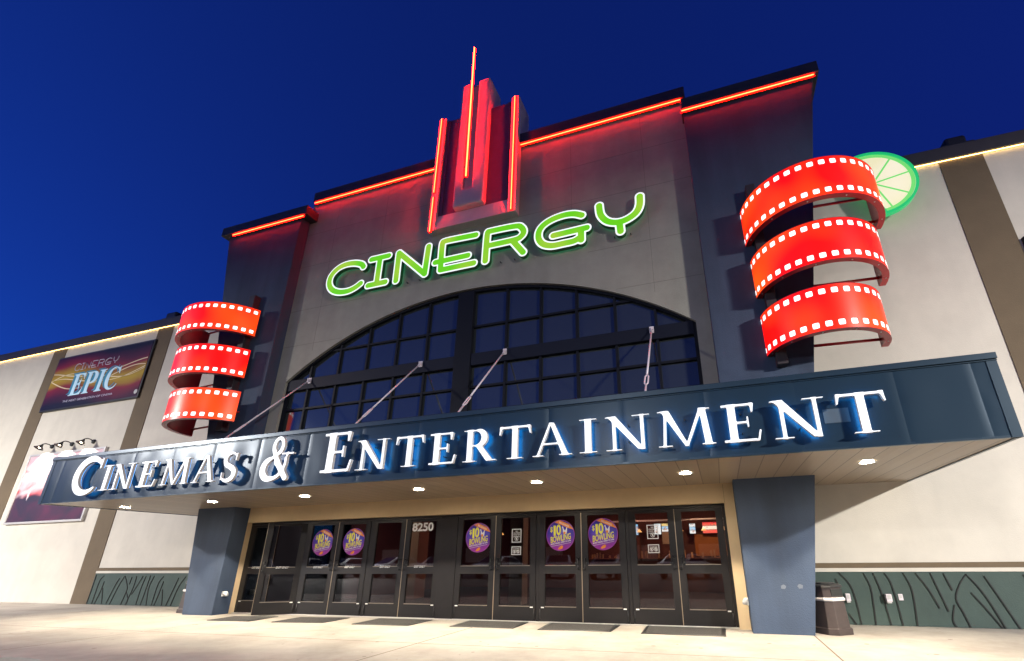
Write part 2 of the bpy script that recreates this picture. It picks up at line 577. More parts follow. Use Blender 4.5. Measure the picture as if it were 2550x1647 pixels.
def arch_pts(x0, x1, zs_, zc, n=48):
    h = (x1 - x0) / 2; sg = zc - zs_
    R = (h * h + sg * sg) / (2 * sg); cz = zc - R; cx = (x0 + x1) / 2
    a = math.asin(h / R)
    return [(cx + R * math.sin(t), cz + R * math.cos(t)) for t in np.linspace(-a, a, n)]

WL, WR = -10.958, 0.467
ar = arch_pts(WL, WR, 6.015, 7.955)
outer = [(XL, 2.6), (WL, 2.6)] + ar + [(WR, 2.6), (XR, 2.6), (XR, 12.66), (XL, 12.66)]
v, f = fill2d([outer], YM, 0.35)
mb = MB(); mb.add(v, f)
wall = mb.build('facade_wall', M_TAUPE, BLD)
# thin stucco control joints on the facade
mb = MB()
for zz in (9.95, 11.2):
    mb.box(-6.35 if False else XL + 0.01, -6.64, YM - 0.0015, YM + 0.02, zz - 0.006, zz + 0.006)
    mb.box(-3.86, XR - 0.01, YM - 0.0015, YM + 0.02, zz - 0.006, zz + 0.006)
for zz in (8.35, 7.15):
    mb.box(XL + 0.01, -9.2 if zz < 8 else -8.6, YM - 0.0015, YM + 0.02, zz - 0.006, zz + 0.006)
    mb.box(-1.25 if zz < 8 else -1.9, XR - 0.01, YM - 0.0015, YM + 0.02, zz - 0.006, zz + 0.006)
for xx in (-0.35, -10.2):
    mb.box(xx - 0.005, xx + 0.005, YM - 0.0015, YM + 0.02, 6.9, 12.3)
for xx in (-2.3, -8.3):
    mb.box(xx - 0.005, xx + 0.005, YM - 0.0015, YM + 0.02, 9.7, 12.3)
mb.build('stucco_joint', mat('joint_taupe', (0.22, 0.205, 0.17), 0.9), BLD)

# arched window
WIN = bpy.data.objects.new('arched_window', None); COL.objects.link(WIN); WIN.parent = BLD
inn = arch_pts(WL + 0.075, WR - 0.075, 6.0, 7.88)
mb = MB()
v, f = fill2d([[(WL, 2.62)] + ar + [(WR, 2.62), (WR - 0.075, 2.62)] + inn[::-1] + [(WL + 0.075, 2.62)]], -0.20, -0.121); mb.add(v, f)
mb.build('frame', M_WFRAME, WIN)
def arch_z(x, zs_=6.0, zc=7.90):
    h = (WR - WL) / 2; sg = zc - zs_; R = (h * h + sg * sg) / (2 * sg)
    return zc - R + math.sqrt(max(R * R - (x - (WL + WR) / 2) ** 2, 0))
def arch_x(z, side):
    lo, hi = 0.0, (WR - WL) / 2
    for _ in range(40):
        md = (lo + hi) / 2
        if arch_z((WL + WR) / 2 + md) > z: lo = md
        else: hi = md
    return (WL + WR) / 2 + side * lo
bars = [-10.21, -9.25, -8.31, -7.36, -6.42, -4.11, -3.185, -2.26, -1.325, -0.395]
mb = MB()
for x in bars:
    mb.box(x - 0.028, x + 0.028, -0.175, -0.1215, 2.62, 5.745)
    mb.box(x - 0.028, x + 0.028, -0.175, -0.1215, 6.07, arch_z(x))
for z in (5.18, 4.55, 6.85):
    xa = WL + 0.07 if z < 6 else arch_x(z, -1); xb = WR - 0.07 if z < 6 else arch_x(z, 1)
    mb.box(xa, -5.515, -0.170, -0.1215, z - 0.028, z + 0.028)
    mb.box(-5.045, xb, -0.170, -0.1215, z - 0.028, z + 0.028)
mb.build('muntin', M_WFRAME, WIN)
mb = MB()
prng = np.random.RandomState(11)
xe = [WL + 0.01] + bars[:5] + [-5.3] + bars[5:] + [WR - 0.01]
ze = [2.6, 4.55, 5.18, 5.91, 6.85, 8.05]
for i in range(len(xe) - 1):
    for j in range(len(ze) - 1):
        t1, t2, t0 = prng.uniform(-1, 1, 3) * 0.006
        x0_, x1_, z0_, z1_ = xe[i], xe[i + 1], ze[j], ze[j + 1]
        mb.add([(x0_, -0.11 - t1, z0_), (x1_, -0.11 + t1, z0_), (x1_, -0.11 + t1 + t2, z1_), (x0_, -0.11 - t1 + t2, z1_)], [(0, 1, 2, 3)])
mb.build('glass_pane', M_WGLASS, WIN)
mb = MB(); mb.box(-5.515, -5.045, -0.235, -0.1215, 2.62, arch_z(-5.3)); mb.build('mullion', M_WFRAME, WIN, 0.01)
for a, b in ((WL + 0.06, -5.516), (-5.044, WR - 0.06)):
    MB().box(a, b, -0.215, -0.1215, 5.745, 6.07).build('transom_beam', mat('transom_paint', (0.008, 0.010, 0.020), 0.6, spec=0.2), WIN, 0.01)

# pylons
pr = [(XR, -0.05), (1.69, -0.05), (2.133, 2.5), (3.727, 11.70), (XR, 11.70)]
mb = MB(); mb.prism(pr, YP, 2.6); PY1 = mb.build('pylon', M_SLATE, BLD, 0.012)
pl = [(XL, -0.05), (XL, 11.70), (-14.50, 11.70), (-12.655, 2.5), (-12.31, -0.05)]
mb = MB(); mb.prism(pl, YP, 2.6); PY2 = mb.build('pylon', M_SLATE, BLD, 0.012)
# cornices
mb = MB(); mb.box(0.735, 3.84, -0.745, 2.7, 11.682, 12.01); mb.build('cornice', M_CAP, BLD, 0.015)
mb = MB(); mb.box(-14.72, -11.05, -0.745, 2.7, 11.682, 12.01); mb.build('cornice', M_CAP, BLD, 0.015)
for a, b in ((-11.27, -6.535), (-3.795, 0.87)):
    MB().box(a, b, -0.405, 0.45, 12.485, 12.84).build('cornice', M_CAP, BLD, 0.015)
# roof masses behind
mb = MB(); mb.box(XL + 0.05, XR - 0.05, 0.351, 8.0, 10.5, 12.2); mb.build('roof_block', M_TAUPE, BLD)

# art-deco crest over the sign
CREST = bpy.data.objects.new('crest', None); COL.objects.link(CREST); CREST.parent = BLD
mb = MB(); mb.box(-6.53, -6.29, -0.52, 0.25, 9.97, 14.27); mb.build('side_fin', M_GREY, CREST, 0.008)
mb = MB(); mb.box(-4.045, -3.80, -0.52, 0.25, 9.97, 14.27); mb.build('side_fin', M_GREY, CREST, 0.008)
mb = MB(); mb.add([(-6.29, -0.515, 9.98), (-4.045, -0.515, 9.98), (-4.045, -0.445, 10.48), (-6.29, -0.445, 10.48), (-6.29, -0.2, 9.98), (-4.045, -0.2, 9.98), (-4.045, -0.2, 10.48), (-6.29, -0.2, 10.48)],
                  [(0, 1, 2, 3), (0, 4, 5, 1), (3, 2, 6, 7)])
mb.build('ledge', M_GREY, CREST)
mb = MB(); mb.box(-6.29, -4.045, -0.43, 0.2, 10.44, 14.19)
mb.box(-6.23, -6.15, -0.462, -0.4295, 10.50, 14.18); mb.box(-4.19, -4.11, -0.462, -0.4295, 10.50, 14.18)
mb.build('back_panel', M_PURP, CREST)
mb = MB()
x0, x1, z0, z1, sx0, sx1, sz = -5.73, -4.76, 10.50, 15.34, -5.45, -5.15, 11.10
mb.prism([(x0, z0), (x1, z0), (x1, z1), (sx1, z1), (sx1, sz), (sx0, sz), (sx0, z1), (x0, z1)], -0.62, -0.50)
mb.box(x0, x1, -0.50, 0.2, z0, z1)
mb.build('center_block', M_GREY, CREST, 0.06)

# entrance wall, door frames
mb = MB()
v, f = fill2d([[(XL + 0.003, 0), (-11.339 + 0.004, 0), (-11.335, 2.153), (0.579, 2.153), (0.579, 0), (XR - 0.003, 0), (XR - 0.003, 2.6), (XL + 0.003, 2.6)]], YT, 0.10)
mb.add(v, f); mb.build('entrance_wall', M_TAN, BLD)
mb = MB()
mb.box(0.585, 0.590, YT - 0.0015, YT + 0.01, 2.155, 2.5)
mb.build('panel_joint', mat('joint_tan', (0.2, 0.14, 0.08), 0.9), BLD)
FRAME_X = [(-11.334, -11.28), (-9.47, -9.40), (-7.535, -7.465), (-5.592, -5.172), (-3.285, -3.215), (-1.365, -1.295), (0.525, 0.578)]
mb = MB()
for a, b in FRAME_X:
    mb.box(a, b, -0.075 if b - a > 0.2 else -0.055, 0.07, 0, 2.095)
mb.box(-11.334, 0.578, -0.06, 0.07, 2.0955, 2.150)
mb.build('door_frame', M_FRAME, BLD, 0.004)
mb = MB(); mb.box(-11.33, 0.575, -0.12, 0.09, 0.001, 0.016); mb.build('threshold', M_ALU, BLD, 0.003)

def door_leaf(xa, xb, hinge, ang, handle):
    """leaf between xa and xb; hinge 'L' or 'R'; ang degrees outward"""
    hx = xa if hinge == 'L' else xb
    D = bpy.data.objects.new('door', None); COL.objects.link(D); D.parent = BLD
    D.location = (hx - CX, -0.02, 0)
    wd = xb - xa
    sgn = 1 if hinge == 'L' else -1
    def X(u): return u if hinge == 'L' else u - wd     # local x from leaf's left edge
    st, gl_ = 0.135, 0.0
    loops = [[(X(0.004), 0.02), (X(wd - 0.004), 0.02), (X(wd - 0.004), 2.088), (X(0.004), 2.088)],
             [(X(st), 0.295), (X(wd - st), 0.295), (X(wd - st), 0.90), (X(st), 0.90)],
             [(X(st), 1.065), (X(wd - st), 1.065), (X(wd - st), 2.025), (X(st), 2.025)]]
    def raw(name, mb, m, bevel=0):
        me = bpy.data.meshes.new(name); me.from_pydata(mb.v, [], mb.f)
        me.polygons.foreach_set('material_index', mb.mi); me.polygons.foreach_set('use_smooth', mb.sm)
        bm = bmesh.new(); bm.from_mesh(me); bmesh.ops.remove_doubles(bm, verts=bm.verts, dist=1e-5); bmesh.ops.recalc_face_normals(bm, faces=bm.faces); bm.to_mesh(me); bm.free()
        o = link(name, me, m, D)
        return o
    m1 = MB(); v, f = fill2d(loops, -0.045, 0.0); m1.add(v, f)
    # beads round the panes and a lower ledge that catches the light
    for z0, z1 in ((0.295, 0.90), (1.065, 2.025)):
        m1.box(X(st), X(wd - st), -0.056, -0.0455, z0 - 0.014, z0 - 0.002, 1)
        m1.box(X(st) - 0.012, X(st) - 0.002, -0.052, -0.0455, z0, z1)
        m1.box(X(wd - st) + 0.002, X(wd - st) + 0.012, -0.052, -0.0455, z0, z1)
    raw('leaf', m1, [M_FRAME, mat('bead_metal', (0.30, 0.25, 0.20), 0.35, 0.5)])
    m2 = MB()
    m2.box(X(st), X(wd - st), -0.028, -0.020, 0.295, 0.90)
    raw('glass', m2, M_GLASS)
    m2 = MB()
    m2.box(X(st), X(wd - st), -0.028, -0.020, 1.065, 2.025)
    raw('glass', m2, M_GLASS)
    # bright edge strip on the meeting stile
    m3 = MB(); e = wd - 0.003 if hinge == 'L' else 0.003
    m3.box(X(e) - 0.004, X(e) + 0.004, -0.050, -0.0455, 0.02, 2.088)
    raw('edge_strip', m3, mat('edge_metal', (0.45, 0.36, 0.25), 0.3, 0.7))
    if handle:
        hx_ = X(wd - 0.075) if hinge == 'L' else X(0.075)
        m4 = MB()
        m4.tube([(hx_, -0.045, 1.20), (hx_, -0.085, 1.20), (hx_, -0.10, 1.17), (hx_, -0.10, 1.02), (hx_, -0.085, 0.985), (hx_ - 0.03 * sgn * -1, -0.045, 0.985)], 0.012, 10)
        m4.lathe([(0.028, 0), (0.028, -0.018), (0.0, -0.02)], (hx_ + 0.045 * -sgn, -0.045, 1.09), 'y', 16)
        raw('handle', m4, M_BLACK)
    # hinge pins near the floor
    m5 = MB(); hh = X(0.03) if hinge == 'L' else X(wd - 0.03)
    m5.tube([(hh, -0.055, 0.06), (hh, -0.055, 0.24)], 0.010, 8)
    raw('hinge', m5, M_BLACK)
    m6 = MB(); hz = X(st - 0.05) if hinge == 'L' else X(wd - st + 0.05)
    m6.box(hz - 0.03, hz + 0.03, -0.058, -0.0455, 0.262, 0.282)
    raw('badge', m6, M_WHITE)
    D.rotation_euler = (0, 0, rad(ang) if hinge == 'R' else -rad(ang))
    return D
PAIRS = [(-11.28, -10.375, -9.47), (-9.40, -8.468, -7.535), (-7.465, -6.53, -5.592), (-5.172, -4.228, -3.285), (-3.215, -2.29, -1.365), (-1.295, -0.385, 0.525)]
for i, (a, b, c) in enumerate(PAIRS):
    door_leaf(a, b, 'L', 0, i >= 1)
    door_leaf(b, c, 'R', 30 if i == 0 else 0, True)

# canopy
CAN = bpy.data.objects.new('canopy', None); COL.objects.link(CAN); CAN.parent = BLD
cxl, cxr, cz0, cz1 = -14.64, 4.025, 2.506, 3.52
mb = MB()
mb.box(cxl + 0.04, cxr - 0.04, YC + 0.08, YW - 0.002, cz0 + 0.02, cz1)
mb.build('canopy_body', M_TRIM, CAN)
mb = MB()
mb.add([(cxl + 0.02, YC + 0.03, cz0 + 0.012), (cxr - 0.02, YC + 0.03, cz0 + 0.012), (cxr - 0.02, YW - 0.003, cz0 + 0.012), (cxl + 0.02, YW - 0.003, cz0 + 0.012)], [(3, 2, 1, 0)])
mb.build('soffit', M_SOFFIT, CAN)
# bottom lip round the soffit
mb = MB()
mb.box(cxl, cxr, YC + 0.002, YC + 0.05, cz0, cz0 + 0.03)
mb.box(cxr - 0.05, cxr - 0.001, YC + 0.051, YW - 0.003, cz0, cz0 + 0.03)
mb.box(cxl + 0.001, cxl + 0.05, YC + 0.051, YW - 0.003, cz0, cz0 + 0.03)
mb.build('soffit_lip', M_TRIM, CAN)
# fascia: bent metal sheets, each a little buckled
rng = np.random.RandomState(5)
mb = MB()
edges = [cxl, -14.2] + [-14.2 + 1.22 * k for k in range(1, 15)] + [3.75, cxr]
edges = [e for i, e in enumerate(edges) if i == 0 or e - edges[i - 1] > 0.2]
NZ = 12
for pi_ in range(len(edges) - 1):
    a, b = edges[pi_], edges[pi_ + 1]
    nx = max(3, int((b - a) / 0.05))
    # buckling: standing vertical waves, strongest on the left half
    left = max(0.0, min(1.0, (-5.8 - (a + b) / 2) / 2.0))
    am = 0.0007 + 0.0062 * left
    if pi_ >= len(edges) - 3: am = 0.0045
    ph = rng.uniform(0, 6, 6); fr = rng.uniform(5, 14, 3); fz = rng.uniform(0.3, 2.6, 3)
    tilt = rng.uniform(-1, 1) * 0.0025
    vs = []
    for i in range(nx + 1):
        for j in range(NZ + 1):
            x = a + (b - a) * i / nx; t = j / NZ; u = i / nx
            z = cz0 + 0.012 + (cz1 - cz0 - 0.012) * t
            env = math.sin(pi * u) ** 0.6 * (0.35 + 0.65 * math.sin(pi * min(t * 1.1, 1)))
            d = sum(math.sin(fr[k] * x + ph[k] + 1.2 * math.sin(fz[k] * 3 * t + ph[k + 3])) for k in range(3)) / 2 * am * env
            if i in (0, nx): d += 0.004            # seam groove
            vs.append((x, YC + 0.002 + d + tilt * (u - 0.5), z))
    fs = [(i * (NZ + 1) + j, (i + 1) * (NZ + 1) + j, (i + 1) * (NZ + 1) + j + 1, i * (NZ + 1) + j + 1) for i in range(nx) for j in range(NZ)]
    mb.add(vs, fs, 0, True)
mb.build('fascia', M_FASCIA, CAN)
MB().box(cxr - 0.02, cxr, YC + 0.0, YW - 0.003, cz0 + 0.031, cz1).build('end_fascia', M_TRIM, CAN)
MB().box(cxl, cxl + 0.02, YC + 0.0, YW - 0.003, cz0 + 0.031, cz1).build('end_fascia', M_TRIM, CAN)
mb = MB()
mb.box(cxl - 0.01, cxr + 0.01, YC - 0.035, YC + 0.12, cz1, cz1 + 0.085)
mb.box(cxl - 0.01, cxr + 0.01, YC - 0.012, YC + 0.0, cz1 - 0.02, cz1 - 0.001)
mb.box(cxr - 0.10, cxr + 0.012, YC + 0.121, YW - 0.003, cz1, cz1 + 0.085)
mb.box(cxl - 0.012, cxl + 0.10, YC + 0.121, YW - 0.003, cz1, cz1 + 0.085)
mb.build('top_flange', M_TRIM, CAN, 0.006)
MB().box(cxr - 0.11, cxr + 0.004, YC - 0.006, YC + 0.06, cz0, cz1 - 0.022).build('corner_trim', M_TRIM, CAN)
MB().box(cxl - 0.004, cxl + 0.11, YC - 0.006, YC + 0.06, cz0, cz1 - 0.022).build('corner_trim', M_TRIM, CAN)

MB().box(1.955, 2.265, YC - 0.004, YC + 0.001, 2.865, 3.06).build('patch_plate', mat('patch_paint', (0.06, 0.085, 0.105), 0.5), CAN)
for x, z in ((1.34, 0.71), (1.60, 0.72)):
    pts = [(x + 0.045 * (0.7 + 0.5 * random.random()) * math.cos(k * pi / 7), z + 0.04 * (0.7 + 0.5 * random.random()) * math.sin(k * pi / 7)) for k in range(14)]
    MB().add([(q[0], YP - 0.001, q[1]) for q in pts], [tuple(range(14))]).build('scuff_mark', mat('scuff', (0.11, 0.13, 0.16), 0.7), BLD)
# wing walls
def wing(xa, xb, strips, ga, gb, grooves, nm):
    Wn = bpy.data.objects.new('wing', None); COL.objects.link(Wn); Wn.parent = BLD
    mb = MB(); mb.box(xa, xb, YW, YW + 0.5, -0.05, 9.75); mb.build('wing_wall', M_CREAM, Wn)
    for a, b in strips:
        MB().box(a, b, YW - 0.018, YW - 0.001, 0.0, 9.72).build('brown_band', M_BROWN, Wn)
    mb = MB(); mb.box(xa, xb, YW - 0.10, YW + 0.7, 9.72, 10.06); mb.build('parapet', M_CAP, Wn, 0.012)
    for a, b in zip(ga, gb):
        MB().box(a, b, YW - 0.035, YW - 0.001, 0.005, 0.895).build('green_wainscot', M_GREEN, Wn)
    mb = MB()
    for a, b in zip(ga, gb):
        mb.box(a, b, YW - 0.02, YW - 0.0011, 0.965, 1.055)
    mb.build('brown_rail', M_BROWN, Wn)
    mb = MB()
    for a, b in zip(ga, gb):
        mb.box(a, b, YW - 0.045, YW - 0.0012, 0.897, 0.963)
    mb.build('sill_rail', M_CREAM, Wn, 0.005)
    # reed-like grooves
    mb = MB()
    for gpts in grooves:
        p = [Vector((q[0], 0, q[1])) for q in gpts]
        # smooth by quadratic resampling
        fine = []
        if len(p) == 2:
            fine = [p[0].lerp(p[1], t) for t in np.linspace(0, 1, 6)]
        else:
            for i in range(len(p) - 1):
                p0 = p[max(i - 1, 0)]; p1 = p[i]; p2 = p[i + 1]; p3 = p[min(i + 2, len(p) - 1)]
                for t in np.linspace(0, 1, 6)[:-1]:
                    fine.append(0.5 * ((2 * p1) + (p2 - p0) * t + (2 * p0 - 5 * p1 + 4 * p2 - p3) * t * t + (3 * p1 - p0 - 3 * p2 + p3) * t ** 3))
            fine.append(p[-1])
        n_ = len(fine); vs = []
        for i, c in enumerate(fine):
            t = (fine[min(i + 1, n_ - 1)] - fine[max(i - 1, 0)]).normalized()
            nn = Vector((-t.z, 0, t.x))
            wv = 0.0105 * (0.45 + 0.55 * math.sin(pi * min(1, (i + 1) / (n_ * 0.5)) * 0.5))
            a, b = c + nn * wv, c - nn * wv
            vs += [(a.x, YW - 0.050, max(a.z, 0.006)), (b.x, YW - 0.050, max(b.z, 0.006))]
        nv = len(vs)
        vs += [(q[0], YW - 0.0345, q[2]) for q in vs]
        mb.add(vs, [(2 * i, 2 * i + 1, 2 * i + 3, 2 * i + 2) for i in range(n_ - 1)] + [(2 * i, 2 * i + 2, nv + 2 * i + 2, nv + 2 * i) for i in range(n_ - 1)] + [(2 * i + 1, nv + 2 * i + 1, nv + 2 * i + 3, 2 * i + 3) for i in range(n_ - 1)])
    mb.build('reed_relief', M_GROOVE, Wn)
    return Wn
GR = [[[2.48, 0.89], [2.63, 0.68], [2.68, 0.4], [2.69, 0.01]], [[2.89, 0.88], [2.96, 0.65], [2.95, 0.34], [2.92, 0.01]], [[3.05, 0.88], [3.12, 0.54], [3.16, 0.01]], [[3.23, 0.88], [3.3, 0.72], [3.33, 0.39], [3.34, 0.01]], [[3.53, 0.88], [3.6, 0.65], [3.6, 0.41], [3.56, 0.01]], [[3.72, 0.88], [3.86, 0.61], [3.96, 0.3]], [[3.95, 0.88], [4.01, 0.6], [4.08, 0.25]], [[4.15, 0.87], [4.22, 0.59]], [[4.49, 0.86], [4.35, 0.69], [4.24, 0.46], [4.29, 0.24], [4.34, 0.01]], [[4.19, 0.36], [4.11, 0.12], [4.14, 0.01]], [[4.48, 0.86], [4.61, 0.65], [4.71, 0.41], [4.83, 0.01]], [[4.48, 0.56], [4.63, 0.31], [4.79, 0.01]], [[4.74, 0.83], [4.85, 0.53], [5.03, 0.01]], [[2.41, 0.78], [2.44, 0.66]], [[2.52, 0.19], [2.61, 0.01]], [[5.3, 0.85], [5.42, 0.5], [5.5, 0.01]], [[5.7, 0.8], [5.75, 0.4], [5.72, 0.01]]]
GL = [[[-18.11, 0.83], [-18.25, 0.7], [-18.29, 0.36], [-18.31, 0.01]], [[-18.04, 0.66], [-18.08, 0.36], [-18.19, 0.01]], [[-18.01, 0.47], [-17.86, 0.03]], [[-17.38, 0.75], [-17.49, 0.54], [-17.66, 0.04]], [[-17.18, 0.81], [-17.32, 0.54], [-17.5, 0.01]], [[-17.15, 0.81], [-16.93, 0.52], [-16.91, 0.38], [-17.0, 0.01]], [[-16.84, 0.79], [-16.87, 0.58]], [[-16.64, 0.82], [-16.66, 0.48], [-16.8, 0.01]], [[-16.36, 0.82], [-16.52, 0.52], [-16.65, 0.3]], [[-16.23, 0.82], [-16.31, 0.48], [-16.34, 0.02]], [[-16.05, 0.83], [-16.09, 0.42], [-16.15, 0.01]], [[-15.88, 0.82], [-15.98, 0.49], [-15.9, 0.01]], [[-15.47, 0.81], [-15.63, 0.59], [-15.68, 0.01]], [[-15.43, 0.67], [-15.49, 0.33], [-15.57, 0.01]], [[-15.38, 0.45], [-15.25, 0.02]], [[-14.84, 0.77], [-14.95, 0.43], [-15.09, 0.01]], [[-14.56, 0.8], [-14.75, 0.53], [-14.9, 0.01]], [[-16.91, 0.38], [-16.75, 0.17], [-16.78, 0.01]], [[-18.5, 0.85], [-18.52, 0.4], [-18.55, 0.02]]]
wing(1.2, 45, [(6.26, 7.10), (13.0, 13.84), (19.7, 20.5)], [1.0, 7.11], [6.25, 12.9], GR, 'r')
wing(-55, -12.0, [(-19.40, -18.57), (-25.70, -24.86), (-32.4, -31.6), (-39, -38.2)], [-18.565], [-11.5], GL, 'l')

# lobby seen through the door glass
LOB = bpy.data.objects.new('lobby', None); COL.objects.link(LOB); LOB.parent = BLD
M_LW = mat('lobby_wall', (0.16, 0.06, 0.05), 0.8, noise=0.2, nscale=1.0)
M_LC = mat('lobby_ceiling', (0.24, 0.22, 0.22), 0.9)
M_LF = mat('lobby_carpet', (0.022, 0.010, 0.012), 0.9, noise=0.5, nscale=5)
mb = MB(); mb.add([(-11.6, 0.11, 0.004), (1.2, 0.11, 0.004), (1.2, 10.6, 0.004), (-11.6, 10.6, 0.004)], [(0, 1, 2, 3)]); mb.build('carpet', M_LF, LOB)
mb = MB(); mb.box(-11.6, 1.2, 0.36, 10.6, 3.3, 3.4); mb.build('ceiling', M_LC, LOB)
mb = MB(); mb.box(-11.6, 1.2, 10.6, 10.7, 0, 3.3); mb.build('back_wall', M_LW, LOB)
MB().box(-11.7, -11.6, 0.11, 10.6, 0, 3.3).build('side_wall', M_LW, LOB); MB().box(1.2, 1.3, 0.8, 10.6, 0, 3.3).build('side_wall', M_LW, LOB)
for q in ((-9.9, -9.3, 4.5, 5.1), (-5.35, -4.95, 3.2, 3.6)):
    MB().box(*q, 0.005, 3.29).build('lobby_pillar', mat('pillar_paint', (0.34, 0.25, 0.18), 0.8), LOB)
mb = MB(); mb.box(-4.6, 1.1, 8.6, 9.2, 0.005, 1.1); mb.box(-4.65, 1.15, 8.5, 9.25, 1.1, 1.15); mb.build('counter', mat('counter_wood', (0.16, 0.06, 0.03), 0.4), LOB, 0.01)
mb = MB(); mb.box(-1.78, -1.48, 9.98, 10.0, 1.66, 2.11); mb.build('beige_board', mat('beige_board', (0.5, 0.4, 0.3), 0.7), LOB)
mb = MB(); mb.box(-0.55, 0.7, 10.2, 10.3, 1.2, 2.0); mb.build('back_shelf', mat('amber_shelf', (0.45, 0.16, 0.03), 0.5), LOB)
mb = MB(); mb.box(-4.0, 1.1, 9.7, 9.8, 2.52, 2.58); mb.build('screen_rail', M_STEEL, LOB)

# interior lamps (small recessed lobby lamps)
def area(name, loc, size, energy, col, parent, rot=(0, 0, 0), spread=None):
    l = bpy.data.lights.new(name, 'AREA'); l.shape = 'DISK'; l.size = size; l.energy = energy; l.color = col
    if spread: l.spread = rad(spread)
    o = bpy.data.objects.new(name, l); COL.objects.link(o); o.rotation_euler = rot
    o.parent = parent
    off = Vector((0, 0, 0)); p = parent
    while p is not None: off += Vector(p.location); p = p.parent
    o.location = Vector(loc) - off
    return o
for x, y, e, c in ((-10.2, 3.0, 40, (1, 0.7, 0.55)), (-7.0, 5.5, 24, (1, 0.25, 0.2)), (-3.6, 5.0, 30, (1, 0.5, 0.4)), (-0.2, 4.0, 45, (1, 0.75, 0.6)), (-0.2, 8.0, 80, (1, 0.6, 0.35)), (-3.0, 8.5, 45, (1, 0.45, 0.3))):
    area('ceiling_lamp', (x, y, 3.28), 0.25, e, c, LOB)

mb = MB()
for x, y in ((-0.9, 8.2), (-0.1, 8.2), (0.6, 8.2), (-2.4, 8.2), (-6.6, 7.0), (-7.6, 7.4)):
    mb.lathe([(0.0, 0.12), (0.10, 0.0), (0.0, -0.01)], (x, y, 2.05), 'z', 12)
mb.build('added_pendant', emit('bright_spot', (1.0, 0.45, 0.12), 2.0), LOB)  # pendants added as bright spots inside the lobby
mb = MB()
for k in range(26):
    x = -4.4 + 5.4 * random.random()
    mb.box(x, x + 0.06, 8.7, 8.76, 1.151, 1.2 + 0.22 * random.random())
mb.build('counter_items', mat('counter_items', (0.5, 0.3, 0.15), 0.4), LOB)

# ------------------------------------------------------------------ menu screens in the lobby
def screen(x0, x1, z0, z1, cols, label, y=10.0):
    t = thing('menu_screen', ((x0 + x1) / 2, y, z0), label, 'screen', 'lit menu screens in the lobby')
    mb = MB(); mb.box(x0, x1, y, y + 0.05, z0, z1); mb.build('casing', M_BLACK, t)
    mb = MB()
    n_ = len(cols)
    ms = [emit('screen_%.2f_%.2f_%.2f' % c, c, 1.6) for c in cols]
    for k in range(n_):
        zz0 = z0 + 0.01 + (z1 - z0 - 0.02) * k / n_; zz1 = z0 + 0.01 + (z1 - z0 - 0.02) * (k + 1) / n_
        mb.box(x0 + 0.01, x1 - 0.01, y - 0.006, y - 0.001, zz0, zz1 - 0.012, k)
    # item pictures on the screens
    for k in range(7):
        cx_ = x0 + 0.05 + (x1 - x0 - 0.12) * random.random(); cz_ = z0 + 0.04 + (z1 - z0 - 0.1) * random.random()
        mb.box(cx_, cx_ + 0.05, y - 0.010, y - 0.007, cz_, cz_ + 0.03, n_ + k % 2)
    mb.build('display', ms + [emit('pic_a', (0.8, 0.3, 0.06), 1.2), emit('pic_b', (0.05, 0.05, 0.06), 1.0)], t)
    return t
wh, cy, yl, rd = (0.85, 0.95, 1.0), (0.25, 0.65, 1.0), (1.0, 0.75, 0.25), (0.9, 0.03, 0.03)
screen(-2.84, -2.72, 2.02, 2.46, [cy], 'narrow blue menu screen seen through the third door from the right')
screen(-2.08, -1.80, 2.02, 2.46, [wh], 'blue white menu screen behind the window notice of the second door from the right')
screen(-1.78, -1.48, 2.12, 2.46, [wh, cy, yl], 'menu screen above the beige board in the lobby')
screen(-0.70, -0.46, 2.02, 2.42, [wh, cy, wh], 'small menu screen at the left of the rightmost door pane')
screen(-0.20, 0.38, 2.02, 2.46, [rd, (1.0, 0.9, 0.75), rd], 'red and white food menu screen in the rightmost door pane')

